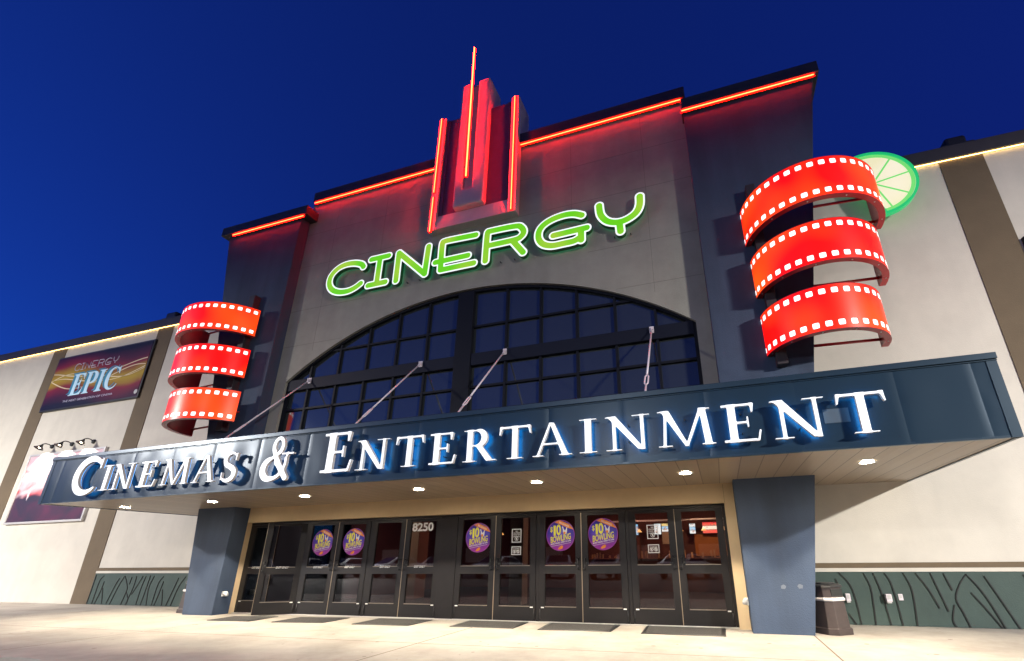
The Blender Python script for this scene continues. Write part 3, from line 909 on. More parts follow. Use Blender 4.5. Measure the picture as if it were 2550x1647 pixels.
# ------------------------------------------------------------------ film strip signs
def film_sign(label, bands, side):
    """bands: (cx, cy, r, z_top_row, z_bottom_row, a_ref, dth, a0, a1, slope)"""
    t = thing('film_strip_sign', (bands[0][0], bands[0][1], 4.6), label, 'sign', 'red film strip signs on the pylons')
    for (bx, by, r, zt, zb, aref, dth, a0, a1, sl) in bands:
        B = bpy.data.objects.new('film_band', None); COL.objects.link(B); B.parent = t
        th = 0.11
        N = 72
        up = zt + 0.125; lo = zb - 0.125
        outer_, inner_, rim = MB(), MB(), MB()
        A = np.radians(np.linspace(a0, a1, N + 1))
        def P(a, rr, z): return (bx + rr * math.cos(a), by + rr * math.sin(a), z + sl * (a + pi / 2))
        vo = []
        for a in A: vo += [P(a, r, lo + 0.012), P(a, r, up - 0.012)]
        outer_.add(vo, [(2 * i, 2 * i + 2, 2 * i + 3, 2 * i + 1) for i in range(N)], 0, True)
        # metal can: inner wall, top, bottom, ends
        vc = []
        for a in A: vc += [P(a, r + 0.004, lo), P(a, r + 0.004, lo + 0.012), P(a, r - 0.002, lo + 0.012), P(a, r - 0.002, up - 0.012), P(a, r + 0.004, up - 0.012), P(a, r + 0.004, up), P(a, r - th, up), P(a, r - th, lo)]
        fs = []
        for i in range(N):
            for k in range(8):
                if k == 2: continue
                fs.append((8 * i + k, 8 * i + (k + 1) % 8, 8 * i + 8 + (k + 1) % 8, 8 * i + 8 + k))
        fs += [tuple(range(8)), tuple(8 * N + k for k in range(7, -1, -1))]
        rim.add(vc, fs, 0, False)
        # little rivets on the lower rim
        for k in range(6):
            a = rad(a0 + (a1 - a0) * (k + 0.5) / 6); c = P(a, r - 0.05, lo - 0.004)
            rim.lathe([(0.014, 0.006), (0.012, -0.004), (0.0, -0.006)], c, 'z', 8, 1)
        rim.build('can', [M_REDM, M_WHITE], B)
        outer_.build('face', M_RED, B)
        holes = MB()
        k0 = int(math.ceil((a0 + 1.5 - aref) / dth)); k1 = int(math.floor((a1 - 1.5 - aref) / dth))
        hw = 0.054 / r; hh = 0.052
        for row in (zt, zb):
            for k in range(k0, k1 + 1):
                a = rad(aref + k * dth)
                ring = []
                for q in range(16):
                    ph = 2 * pi * q / 16
                    c, s_ = math.cos(ph), math.sin(ph)
                    e = 0.35
                    ring.append(P(a + hw * math.copysign(abs(c) ** e, c), r + 0.004, row + hh * math.copysign(abs(s_) ** e, s_)))
                holes.add(ring, [tuple(range(16))])
        holes.build('sprocket_holes', M_HOLE, B)
    mb = MB()
    mx0, mx1 = (1.84, 2.03) if side > 0 else (-12.50, -12.28)
    mb.box(mx0, mx1, YP - 0.20, YP - 0.001, 4.58, 8.86)
    mb.build('mounting_post', mat('post_paint', (0.03, 0.022, 0.026), 0.6), t, 0.008)
    mb = MB()
    for (bx, by, r, zt, zb, *_r) in bands:
        s = side
        wallx = 2.1 if s > 0 else -12.7
        for z in (zb + 0.02, zt - 0.02):
            mb.tube([(wallx, YP + 0.05, z), (bx + s * (r - 0.10), by + 0.02, z)], 0.03, 8)
        mb.tube([(mx0 + 0.1, YP - 0.12, (zt + zb) / 2), (bx - s * (r - 0.13), by - 0.02, (zt + zb) / 2)], 0.03, 8)
    mb.build('support_strut', M_REDM, t)
    return t
film_sign('nearer, larger looking red film strip sign of three curved bands on the right pylon', [
    (2.966, -0.45, 1.308, 8.19, 7.54, -173.4, 8.80, -178, 5, 0.005),
    (2.876, -0.45, 1.1825, 6.885, 6.246, -172.5, 9.65, -177.5, 4, -0.005),
    (2.758, -0.45, 1.06, 5.59, 4.955, -172.2, 10.9, -177.8, 3, 0.0)], 1)
film_sign('red film strip sign of three curved bands on the left pylon', [
    (-13.28, -0.45, 1.3266, 8.087, 7.46, -103.3, 8.58, -184, -12.5, 0.06),
    (-13.20, -0.45, 1.244, 6.79, 6.16, -100.8, 9.116, -184, -13.5, 0.05),
    (-12.885, -0.45, 1.258, 5.45, 4.835, -100.5, 9.08, -184, -22, 0.025)], -1)

# ------------------------------------------------------------------ lime sign
t = thing('lime_slice_sign', (4.72, 0.45, 8.3), 'round lit lime slice sign with green rim behind the right film strip', 'sign')
lc = (4.70, 0.45, 9.18)
LR = 0.884
A = np.radians(np.linspace(-88, 119, 61))
def seg(r_): return [(lc[0] + r_ * math.cos(a), lc[2] + r_ * math.sin(a)) for a in A]
ins = [(lc[0] + 0.825 * math.cos(a), lc[2] + 0.825 * math.sin(a)) for a in np.radians(np.linspace(-83, 114, 61))]
mb = MB(); v, f = fill2d([seg(LR)], lc[1] + 0.012, lc[1] + 0.11); mb.add(v, f); v, f = fill2d([seg(LR), ins], lc[1] - 0.03, lc[1] + 0.0119); mb.add(v, f)
mb.build('rim', emit('lime_rim', (0.008, 0.44, 0.13), 0.95, (0.02, 0.3, 0.1)), t)
mb = MB(); v, f = fill2d([ins], lc[1], lc[1] + 0.0115); mb.add(v, f)
mb.build('face', emit('lime_face', (0.78, 0.72, 0.46), 1.0, (0.3, 0.3, 0.2), col2=(0.88, 0.81, 0.68), vscale=0.9), t)
mb = MB()
for a in (rad(-72), rad(-35), rad(10), rad(52), rad(98)):
    ca, sa = math.cos(a), math.sin(a)
    p0 = Vector((lc[0] + 0.05 * ca, 0, lc[2] + 0.05 * sa)); p1 = Vector((lc[0] + 0.74 * ca, 0, lc[2] + 0.74 * sa)); nn = Vector((-sa, 0, ca)) * 0.02
    mb.add([(q.x, lc[1] - 0.006, q.z) for q in (p0 + nn, p0 - nn, p1 - nn, p1 + nn)], [(0, 1, 2, 3)])
rr = []
for k in range(61):
    a = rad(-83 + 197 * k / 60)
    rr += [(lc[0] + 0.74 * math.cos(a), lc[1] - 0.005, lc[2] + 0.74 * math.sin(a)), (lc[0] + 0.82 * math.cos(a), lc[1] - 0.005, lc[2] + 0.82 * math.sin(a))]
mb.add(rr, [(2 * k, 2 * k + 1, 2 * k + 3, 2 * k + 2) for k in range(60)])
mb.build('segment_lines', emit('lime_line', (0.15, 0.62, 0.14), 1.0, (0.1, 0.3, 0.1)), t)
mb = MB(); mb.box(4.75, 5.1, 0.561, YW - 0.001, 9.0, 9.08); mb.box(4.75, 5.1, 0.561, YW - 0.001, 8.7, 8.78); mb.build('bracket', M_BLACK, t)

# ------------------------------------------------------------------ neon tubes
M_NGLOW = mat('red_glow_strip', (0.75, 0.012, 0.015), 0.5)  # added red strip behind each tube imitates its glow
def neon(pts, label, r=0.0115, wide=0.045, m=None):
    A, B_ = Vector(pts[0]), Vector(pts[-1])
    t = thing('neon_tube', A, label, 'neon tube', 'red neon tubes outlining the facade')
    MB().tube(pts, r, 10).build('glowing_tube', m or M_NEON, t)
    d = (B_ - A).normalized(); w_ = d.cross(Vector((0, 1, 0))) * wide
    q = [A - d * 0.03 - w_, A - d * 0.03 + w_, B_ + d * 0.03 + w_, B_ + d * 0.03 - w_]
    MB().add([(v.x, v.y + 0.026, v.z) for v in q] + [(v.x, v.y + 0.038, v.z) for v in q], [(0, 1, 2, 3), (7, 6, 5, 4), (0, 4, 5, 1), (1, 5, 6, 2), (2, 6, 7, 3), (3, 7, 4, 0)]).build('glow_strip', M_NGLOW, t)
    return t
neon([(-11.23, -0.36, 12.45), (-6.56, -0.36, 12.45)], 'long red neon tube under the main cornice left of the crest')
neon([(-3.78, -0.36, 12.45), (0.76, -0.36, 12.45)], 'long red neon tube under the main cornice right of the crest')
neon([(-14.22, -0.70, 11.646), (-11.19, -0.70, 11.646)], 'red neon tube along the left pylon cornice')
neon([(0.73, -0.70, 11.65), (3.73, -0.70, 11.65)], 'red neon tube along the right pylon cornice')
neon([(-6.43, -0.555, 11.32), (-6.43, -0.555, 14.25)], 'upper of two upright neon tubes on the left crest fin', m=M_NEON_TALL)
neon([(-6.43, -0.555, 9.92), (-6.43, -0.555, 11.14)], 'short lower neon tube on the left crest fin', m=M_NEON_TALL)
neon([(-3.925, -0.555, 10.02), (-3.925, -0.555, 14.23)], 'upright neon tube on the right crest fin', m=M_NEON_TALL)
neon([(-5.30, -0.70, 11.45), (-5.365, -0.70, 16.82)], 'tall central neon spike rising above the crest', r=0.020, wide=0.045, m=M_NEON_TALL)

# warm LED strips under the wing parapets
o = MB().box(1.25, 45, YW - 0.050, YW - 0.040, 9.700, 9.710).build('led_strip', M_LED); tag(o, 'thin warm light strip under the right wing parapet', 'light strip', 'light strips under the parapets')
o = MB().box(-55, -12.5, YW - 0.050, YW - 0.040, 9.700, 9.710).build('led_strip', M_LED); tag(o, 'thin warm light strip under the left wing parapet', 'light strip', 'light strips under the parapets')

# roof units
def vent(x0, x1, label):
    t = thing('roof_vent', ((x0 + x1) / 2, YW + 0.3, 10.06), label, 'roof vent', 'dark roof boxes on the parapets')
    MB().box(x0, x1, YW - 0.05, YW + 0.5, 10.06, 10.34).build('box', M_BLACK, t, 0.06)
    MB().box(x0 - 0.12, x1 + 0.1, YW - 0.08, YW + 0.6, 10.061, 10.10).build('base', M_BLACK, t, 0.01)
vent(6.50, 6.92, 'dark box on the right wing parapet')
vent(-19.2, -18.65, 'dark box on the left wing parapet')

# ------------------------------------------------------------------ CINERGY sign
CIN = {"C": [[[-8.648, 9.291], [-8.74, 9.40], [-8.995, 9.494], [-9.289, 9.519], [-9.544, 9.463], [-9.732, 9.325], [-9.829, 9.142], [-9.809, 8.911], [-9.661, 8.707], [-9.4, 8.581], [-9.084, 8.552], [-8.839, 8.615], [-8.654, 8.723]]],
       "I": [[[-8.397, 9.482], [-7.794, 9.482]], [[-8.09, 9.477], [-8.085, 8.6]], [[-8.379, 8.595], [-7.79, 8.595]]],
       "N": [[[-7.431, 8.56], [-7.445, 9.493], [-6.50, 8.584], [-6.462, 9.482]]],
       "E": [[[-4.983, 9.505], [-5.772, 9.534], [-5.96, 9.520], [-6.02, 9.425], [-6.003, 8.6]], [[-6.192, 8.885], [-5.186, 8.885]], [[-5.99, 8.60], [-4.995, 8.60]]],
       "R": [[[-4.649, 8.587], [-4.632, 9.43], [-4.58, 9.500], [-4.48, 9.516], [-3.802, 9.490], [-3.633, 9.4], [-3.568, 9.244], [-3.64, 9.12], [-3.831, 9.056], [-4.611, 9.056]], [[-3.871, 9.03], [-3.575, 8.609]]],
       "G": [[[-1.982, 9.356], [-2.192, 9.458], [-2.465, 9.486], [-2.781, 9.433], [-3.021, 9.311], [-3.14, 9.135], [-3.138, 8.908], [-3.017, 8.722], [-2.782, 8.621], [-2.473, 8.615], [-2.206, 8.62], [-2.06, 8.68]], [[-2.743, 8.92], [-1.86, 8.94]], [[-2.012, 8.93], [-2.012, 8.608]]],
       "Y": [[[-1.522, 9.525], [-1.495, 9.246], [-1.374, 9.036], [-1.196, 8.924], [-0.981, 8.897], [-0.763, 8.961], [-0.595, 9.09], [-0.511, 9.286], [-0.495, 9.526]], [[-1.035, 8.894], [-1.02, 8.617]]]}
def smooth_path(p, n_=5):
    p = [np.array(q) for q in p]
    if len(p) < 5: return p
    out = []
    for i in range(len(p) - 1):
        p0, p1, p2, p3 = p[max(i - 1, 0)], p[i], p[i + 1], p[min(i + 2, len(p) - 1)]
        for t in np.linspace(0, 1, n_)[:-1]:
            out.append(0.5 * (2 * p1 + (p2 - p0) * t + (2 * p0 - 5 * p1 + 4 * p2 - p3) * t * t + (3 * p1 - p0 - 3 * p2 + p3) * t ** 3))
    out.append(p[-1])
    return out
SG = thing('channel_letter_sign', (CX, YM, 8.5), 'green lit name sign with white outlined rounded letters above the arched window', 'sign')
for ch, strokes in CIN.items():
    allp = np.array([q for s_ in strokes for q in s_])
    xs, zs, Pg = grid(allp[:, 0].min() - 0.22, allp[:, 0].max() + 0.22, allp[:, 1].min() - 0.22, allp[:, 1].max() + 0.22, 0.016)
    D = np.full(Pg.shape[:-1], 9.0)
    for s_ in strokes:
        pth = smooth_path(s_) if ch in 'CRGY' or len(s_) > 4 else [np.array(q) for q in s_]
        for a, b in zip(pth[:-1], pth[1:]):
            D = np.minimum(D, sd_caps(Pg, a, b, 0, 0))
    LT = bpy.data.objects.new('letter', None); COL.objects.link(LT); LT.parent = SG
    LT['label'] = 'green letter ' + ch
    mb = MB(); v, f = fill2d(contour(xs, zs, D, 0.125), -0.465, -0.345); mb.add(v, f)
    o = mb.build('outline', [M_CEDGE, M_GREENSIDE], LT)
    for p in o.data.polygons:
        p.material_index = 0 if p.normal.y < -0.5 else 1
    mb = MB(); v, f = fill2d(contour(xs, zs, D, 0.082), -0.472, -0.4655); mb.add(v, f); mb.build('face', M_CFACE, LT)
    mb = MB(); v, f = fill2d(contour(xs, zs, D, 0.10), -0.336, -0.325); mb.add(v, f); mb.build('halo_light', M_CHALO, LT)
    mb = MB()
    zl = allp[:, 1].min() - 0.125; xm = allp[:, 0].mean()
    for dx in (-0.2, 0.2):
        q = xm + dx
        mb.tube([(q, -0.345, zl + 0.10), (q, YM, zl + 0.10)], 0.012, 6)
    mb.build('stud', M_BLACK, LT)

# ------------------------------------------------------------------ CINEMAS & ENTERTAINMENT sign (serif capitals)
def bar(x0, z0, x1, z1): return ('p', [(x0, z0), (x1, z0), (x1, z1), (x0, z1)])
sh = 0.055
def serif(xc, z, w, up): # flat slab with slight cup
    return ('p', [(xc - w / 2, z), (xc + w / 2, z), (xc + w / 2, z + up), (xc - w / 2, z + up)])
def arc(cx_, cz_, rx, rz, a0, a1, w0, w1, wm=None, n_=18):
    out = []
    A = np.radians(np.linspace(a0, a1, n_ + 1))
    for i in range(n_):
        t0 = i / n_; t1 = (i + 1) / n_
        def wd(t): return (w0 * (1 - t) + w1 * t) + ((wm - (w0 + w1) / 2) * math.sin(pi * t) if wm else 0)
        out.append(('c', (cx_ + rx * math.cos(A[i]), cz_ + rz * math.sin(A[i])), (cx_ + rx * math.cos(A[i + 1]), cz_ + rz * math.sin(A[i + 1])), wd(t0), wd(t1)))
    return out
# unit box: x 0..w, z 0..1
GLY = {}
GLY['I'] = (0.50, [bar(0.15, 0, 0.35, 1), serif(0.25, 0, 0.50, sh), serif(0.25, 1 - sh, 0.50, sh)])
GLY['N'] = (1.14, [('p', [(0.18, 0), (0.29, 0), (0.29, 1), (0.18, 1)]), ('p', [(0.05, 1), (0.30, 1), (0.98, 0), (0.80, 0)]), ('p', [(0.87, 0), (0.98, 0), (0.98, 1), (0.87, 1)]),
                   serif(0.22, 0, 0.42, sh), serif(0.90, 1 - sh, 0.46, sh), serif(0.14, 1 - sh, 0.28, sh)])
GLY['E'] = (0.84, [bar(0.13, 0, 0.33, 1), bar(0, 0, 0.72, 0.085), bar(0, 1 - 0.085, 0.70, 1), bar(0.3, 0.46, 0.56, 0.54),
                   ('p', [(0.70, 0), (0.77, 0), (0.84, 0.30), (0.77, 0.30)]), ('p', [(0.64, 0.74), (0.70, 0.74), (0.74, 1), (0.62, 1)]), ('p', [(0.53, 0.36), (0.59, 0.36), (0.59, 0.66), (0.53, 0.66)])])
GLY['M'] = (1.42, [('p', [(0.12, 0), (0.22, 0), (0.29, 1), (0.19, 1)]), ('p', [(0.10, 1), (0.34, 1), (0.78, 0), (0.66, 0)]), ('p', [(0.66, 0), (0.76, 0), (1.18, 1), (1.06, 1)]), ('p', [(1.06, 1), (1.24, 1), (1.34, 0), (1.14, 0)]),
                   serif(0.19, 0, 0.38, sh), serif(1.24, 0, 0.36, sh), serif(0.17, 1 - sh, 0.30, sh), serif(1.20, 1 - sh, 0.30, sh)])
GLY['A'] = (1.20, [('p', [(0.10, 0), (0.20, 0), (0.60, 1), (0.50, 1)]), ('p', [(0.50, 1), (0.66, 1), (1.10, 0), (0.89, 0)]), bar(0.30, 0.32, 0.85, 0.40), serif(0.17, 0, 0.36, sh), serif(0.99, 0, 0.42, sh)])
GLY['T'] = (1.02, [bar(0.41, 0, 0.61, 1), bar(0.03, 1 - 0.09, 0.99, 1), ('p', [(0.0, 0.72), (0.06, 0.72), (0.14, 1), (0.03, 1)]), ('p', [(0.96, 0.72), (1.02, 0.72), (0.99, 1), (0.88, 1)]), serif(0.51, 0, 0.52, sh)])
GLY['R'] = (1.12, [bar(0.13, 0, 0.33, 1), serif(0.23, 0, 0.46, sh), serif(0.18, 1 - sh, 0.36, sh), bar(0.2, 0.93, 0.48, 1.0), bar(0.2, 0.46, 0.5, 0.53)] +
            arc(0.47, 0.73, 0.24, 0.235, 90, -90, 0.035, 0.035, 0.10) + [('p', [(0.40, 0.50), (0.62, 0.52), (0.99, 0.055), (0.78, 0.0)]), bar(0.80, 0, 1.12, 0.06)])
GLY['C'] = (1.08, arc(0.60, 0.5, 0.50, 0.46, 42, 312, 0.045, 0.04, 0.115, 30) + [('p', [(0.96, 0.66), (1.02, 0.66), (1.05, 0.98), (0.94, 0.92)])])
GLY['S'] = (0.72, arc(0.37, 0.74, 0.24, 0.22, 35, 250, 0.03, 0.085, None, 16) + arc(0.34, 0.26, 0.27, 0.225, 68, -145, 0.085, 0.03, 0.085, 16) +
            [('p', [(0.56, 0.68), (0.61, 0.68), (0.65, 0.99), (0.55, 0.93)]), ('p', [(0.05, 0.02), (0.12, 0.08), (0.10, 0.34), (0.04, 0.34)]), ('c', (0.31, 0.54), (0.46, 0.46), 0.095, 0.095)])
GLY['&'] = (1.30, arc(0.56, 0.79, 0.175, 0.185, -60, 235, 0.055, 0.06, 0.045, 20) +
            [('c', (0.455, 0.64), (0.62, 0.40), 0.06, 0.09), ('c', (0.62, 0.40), (1.02, 0.03), 0.09, 0.085)] +
            [('c', (0.655, 0.63), (0.42, 0.52), 0.055, 0.05)] + arc(0.42, 0.26, 0.33, 0.24, 100, 290, 0.05, 0.05, 0.09, 20) +
            arc(0.44, 0.40, 0.50, 0.38, -80, 12, 0.05, 0.035, None, 12) + [bar(0.74, 0.56, 1.22, 0.62), ('c', (0.93, 0.47), (0.99, 0.60), 0.035, 0.035)])
def glyph_sdf(ch, W_, H_, st):
    w0, prims = GLY[ch]
    sx_, sz_ = W_ / w0, H_
    xs, zs, P = grid(-0.05, W_ + 0.05, -0.06, H_ + 0.05, st)
    D = None
    k = 0.022 * H_ / 0.55
    for pm in prims:
        if pm[0] == 'p': d = sd_poly(P, [(x * sx_, z * sz_) for x, z in pm[1]])
        else: d = sd_caps(P, (pm[1][0] * sx_, pm[1][1] * sz_), (pm[2][0] * sx_, pm[2][1] * sz_), pm[3] * (sx_ + sz_) / 2, pm[4] * (sx_ + sz_) / 2)
        D = d if D is None else smin(D, d, k)
    return xs, zs, D
TXT = [('C', -13.38, -12.47, 2.635, 3.455), ('I', -12.41, -12.09, 2.68, 3.24), ('N', -12.07, -11.37, 2.68, 3.24), ('E', -11.22, -10.66, 2.685, 3.24), ('M', -10.53, -9.72, 2.69, 3.24), ('A', -9.61, -8.97, 2.69, 3.25), ('S', -8.85, -8.42, 2.67, 3.26),
       ('&', -7.81, -7.00, 2.64, 3.46), ('E', -6.37, -5.68, 2.685, 3.43), ('N', -5.61, -4.90, 2.685, 3.23), ('T', -4.79, -4.21, 2.685, 3.23), ('E', -4.10, -3.58, 2.68, 3.225), ('R', -3.46, -2.84, 2.68, 3.225), ('T', -2.81, -2.24, 2.68, 3.225),
       ('A', -2.22, -1.56, 2.68, 3.22), ('I', -1.46, -1.165, 2.68, 3.22), ('N', -1.05, -0.35, 2.68, 3.215), ('M', -0.27, 0.545, 2.675, 3.22), ('E', 0.64, 1.155, 2.67, 3.225), ('N', 1.28, 1.98, 2.665, 3.215), ('T', 2.09, 2.69, 2.665, 3.22)]
MS = thing('marquee_letter_sign', (CX, YC, 2.6), 'white serif letter sign with blue glow along the canopy fascia', 'sign')
for ch, xa, xb, za, zb in TXT:
    xs, zs, D = glyph_sdf(ch, xb - xa, zb - za, 0.0095)
    xs = xs + xa; zs = zs + za
    LT = bpy.data.objects.new('letter', None); COL.objects.link(LT); LT.parent = MS
    mb = MB(); v, f = fill2d(contour(xs, zs, D, -0.009), YC - 0.14, YC - 0.085); mb.add(v, f)
    o = mb.build('letter_body', [M_LFACE, M_LETTERSIDE], LT)
    for p in o.data.polygons:
        p.material_index = 0 if p.normal.y < -0.5 else 1
    mb = MB(); v, f = fill2d(contour(xs, zs, D, -0.022), YC - 0.080, YC - 0.072); mb.add(v, f); mb.build('halo_light', M_HALO_DIM if xb < -5.6 else M_HALO, LT)
    mb = MB(); xm = (xa + xb) / 2
    for zz in (za + 0.14, zb - 0.14):
        mb.tube([(xm, YC - 0.086, zz), (xm, YC + 0.004, zz)], 0.01, 6)
    mb.build('stud', M_BLACK, LT)

# ------------------------------------------------------------------ tie rods
rod_lab = ['leftmost canopy tie rod reaching down from the window beam', 'canopy tie rod anchored just left of the window mullion', 'canopy tie rod anchored just right of the window mullion', 'canopy tie rod in front of the right end of the window']
for x, lb in zip((-10.13, -6.50, -4.10, -0.50), rod_lab):
    t = thing('tie_rod', (x, -0.2, 6.0), lb, 'tie rod', 'steel tie rods holding the canopy')
    A = Vector((x, -0.235, 5.985)); Bp = Vector((x, -2.46, 3.54)); d = (Bp - A).normalized()
    pt = lambda s_: A + d * s_
    L_ = (Bp - A).length
    MB().tube([pt(0.12), pt(L_ * 0.68)], 0.019, 8).build('rod', M_STEEL, t)
    MB().tube([pt(L_ * 0.80), pt(L_)], 0.019, 8).build('rod', M_STEEL, t)
    mb = MB()
    sd = Vector((1, 0, 0)) * 0.03
    for s_ in (-1, 1):
        mb.tube([pt(L_ * 0.68), pt(L_ * 0.70) + sd * s_, pt(L_ * 0.78) + sd * s_, pt(L_ * 0.80)], 0.015, 8)
    mb.build('turnbuckle', M_STEEL, t)
    mb = MB()
    for s_ in (-1, 1):
        mb.tube([pt(0.13), pt(0.08) + sd * s_ * 0.9, pt(-0.01) + sd * s_ * 0.9], 0.012, 8)
    mb.box(x - 0.05, x + 0.05, -0.2155 - 0.012, -0.2155, 5.90, 6.06)
    mb.build('clevis', M_STEEL, t)
    MB().box(x - 0.008, x + 0.008, -0.30, -0.2276, 5.93, 6.03).build('lug', M_STEEL, t)

# ------------------------------------------------------------------ canopy downlights
dl_lab = ['leftmost recessed downlight near the canopy end', 'recessed downlight beside the left column', 'recessed downlight over the second door mat from the left', 'recessed downlight over the middle of the entrance', 'recessed downlight over the fifth door mat', 'recessed downlight over the rightmost door mat', 'recessed downlight right of the right column']
for x, lb in zip((-13.65, -10.70, -8.0, -5.15, -2.65, 0.0, 2.67), dl_lab):
    t = thing('downlight', (x, -1.70, 2.518), lb, 'downlight', 'round downlights in the canopy soffit')
    MB().lathe([(0.125, -0.001), (0.125, -0.016), (0.098, -0.016), (0.098, -0.004)], (x, -1.70, 2.517), 'z', 28).build('trim_ring', M_WHITE, t)
    MB().lathe([(0.098, -0.007), (0.0, -0.007)], (x, -1.70, 2.517), 'z', 28).build('lens', M_LAMP, t)
    l = bpy.data.lights.new('lamp_light', 'SPOT'); l.energy = 520; l.color = (1.0, 0.86, 0.66); l.spot_size = rad(104); l.spot_blend = 0.25; l.shadow_soft_size = 0.08
    o = bpy.data.objects.new('lamp_light', l); COL.objects.link(o); o.parent = t; o.location = (0, 0, -0.03)

# ------------------------------------------------------------------ parking lot lamp posts (behind the viewer)
def lamp_post(x, y, energy, label):
    t = thing('lamp_post', (x, y, -0.12), label, 'lamp post', 'parking lot lamp posts')
    MB().lathe([(0.0, 0.0), (0.28, 0.0), (0.28, 0.7), (0.0, 0.7)], (x, y, -0.12), 'z', 20).build('footing', M_CONC, t)
    MB().tube([(x, y, 0.58), (x, y, 9.1)], [0.09, 0.06], 12).build('pole', M_BLACK, t)
    MB().box(x - 0.22, x + 0.22, y - 0.1, y + 0.75, 8.98, 9.10).build('head', M_BLACK, t, 0.02)
    MB().box(x - 0.18, x + 0.18, y + 0.25, y + 0.70, 8.970, 8.9795).build('lens', M_POLE, t)
    area('pole_light', (x, y + 0.5, 8.94), 1.6, energy, (1.0, 0.97, 0.93), t, rot=(rad(7), 0, 0))
lamp_post(19.7, -16.2, 22500, 'lamp post lighting the parking lot on the right')
lamp_post(-30.0, -16.2, 13500, 'lamp post lighting the parking lot on the left')
lamp_post(-6.0, -31.0, 3000, 'lamp post added to fill the facade and light the parked cars')  # added fill lamp for the facade and the parked cars

# ------------------------------------------------------------------ billboard
def banner_mat():
    m = bpy.data.materials.new('banner_print'); m.use_nodes = True
    nt = m.node_tree; L = nt.links.new
    b = nt.nodes['Principled BSDF']; b.inputs['Roughness'].default_value = 0.55; b.inputs['Specular IOR Level'].default_value = 0.2
    tc = nt.nodes.new('ShaderNodeTexCoord'); sp = nt.nodes.new('ShaderNodeSeparateXYZ'); L(tc.outputs['Generated'], sp.inputs[0])
    def mth(op, a, bb=None, c=None):
        q = nt.nodes.new('ShaderNodeMath'); q.operation = op
        for i, x in enumerate((a, bb, c)):
            if x is None: continue
            if isinstance(x, (int, float)): q.inputs[i].default_value = x
            else: L(x, q.inputs[i])
        return q.outputs[0]
    u, vv = sp.outputs[0], sp.outputs[2]
    nz = nt.nodes.new('ShaderNodeTexNoise'); nz.inputs['Scale'].default_value = 3.0; L(tc.outputs['Generated'], nz.inputs['Vector'])
    wav = mth('MULTIPLY', mth('SINE', mth('MULTIPLY_ADD', u, 5.2, 0.6)), 0.10)
    d = mth('ABSOLUTE', mth('SUBTRACT', mth('SUBTRACT', vv, 0.50), mth('ADD', wav, mth('MULTIPLY_ADD', nz.outputs['Fac'], 0.22, -0.11))))
    rp = nt.nodes.new('ShaderNodeValToRGB')
    e = rp.color_ramp.elements
    e[0].position = 0.0; e[0].color = (0.40, 0.27, 0.02, 1)
    e[1].position = 0.5; e[1].color = (0.003, 0.003, 0.022, 1)
    for p_, c_ in ((0.12, (0.30, 0.16, 0.02, 1)), (0.21, (0.20, 0.012, 0.03, 1)), (0.36, (0.06, 0.005, 0.03, 1))):
        q = e.new(p_); q.color = c_
    L(d, rp.inputs[0])
    L(rp.outputs[0], b.inputs['Base Color'])
    return m
t = thing('billboard', (-22.2, 0.8, 6.85), 'dark gold and purple cinema banner high on the left wing', 'billboard')
bx0, bx1, bz0, bz1, by = -24.95, -19.25, 6.85, 9.22, 0.79
MB().box(bx0, bx1, by, YW - 0.001, bz0, bz1).build('frame', M_BLACK, t, 0.02)
MB().box(bx0 + 0.07, bx1 - 0.07, by - 0.012, by - 0.001, bz0 + 0.07, bz1 - 0.07).build('print', banner_mat(), t)
mb = MB()
M_GOLD = mat('gold_print', (0.75, 0.62, 0.36), 0.4)
for amp, ph, z_, c in ((0.35, 0.0, 8.1, 0), (0.28, 0.8, 7.95, 0), (0.22, 1.7, 8.25, 0), (0.40, 2.4, 7.9, 0)):
    vs = []
    for k in range(61):
        x = bx0 + 0.1 + (bx1 - bx0 - 0.2) * k / 60
        z = z_ + amp * math.sin((x - bx0) * 1.1 + ph) * (0.4 + 0.6 * abs(x - (bx0 + bx1) / 2) / 2.85)
        wv = 0.010 + 0.012 * abs(math.sin(x * 0.8 + ph))
        vs += [(x, by - 0.0135, z - wv), (x, by - 0.0135, z + wv)]
    mb.add(vs, [(2 * k, 2 * k + 2, 2 * k + 3, 2 * k + 1) for k in range(60)])
mb.build('gold_swirls', M_GOLD, t)
mb = MB()
v, f = text2d("\U0001D404\U0001D40F\U0001D408\U0001D402", -23.55, 7.42, 2.75, 0.95, by - 0.018, 0.004, 0.0); mb.add(v, f)
mb.build('word_shadow', mat('teal_ink', (0.02, 0.22, 0.34), 0.4), t)
mb = MB()
v, f = text2d("\U0001D404\U0001D40F\U0001D408\U0001D402", -23.40, 7.35, 2.75, 0.95, by - 0.024, 0.004, 0.0); mb.add(v, f)
mb.build('word_face', mat('white_ink', (0.62, 0.86, 0.95), 0.35), t)
mb = MB()
for ch, strokes in CIN.items():
    for s_ in strokes:
        pth = smooth_path(s_)
        kx, kz, = 2.55 / 9.35, 0.30 / 0.98
        q = [(-23.60 + (a[0] + 9.83) * kx, by - 0.016, 8.46 + (a[1] - 8.55) * kz) for a in pth]
        mb.tube(q, 0.016, 6)
v, f = text2d('THE NEXT GENERATION OF CINEMA', -23.6, 7.12, 2.9, 0.085, by - 0.016, 0.003, 0.004); mb.add(v, f)
mb.build('print_lines', mat('silver_ink', (0.55, 0.52, 0.62), 0.35), t)
mb = MB(); mb.lathe([(0.09, 0.0), (0.06, -0.004), (0.0, -0.004)], (-19.42, by - 0.014, 7.10), 'y', 14); mb.build('corner_emblem', mat('pale_ink', (0.5, 0.5, 0.45), 0.4), t)

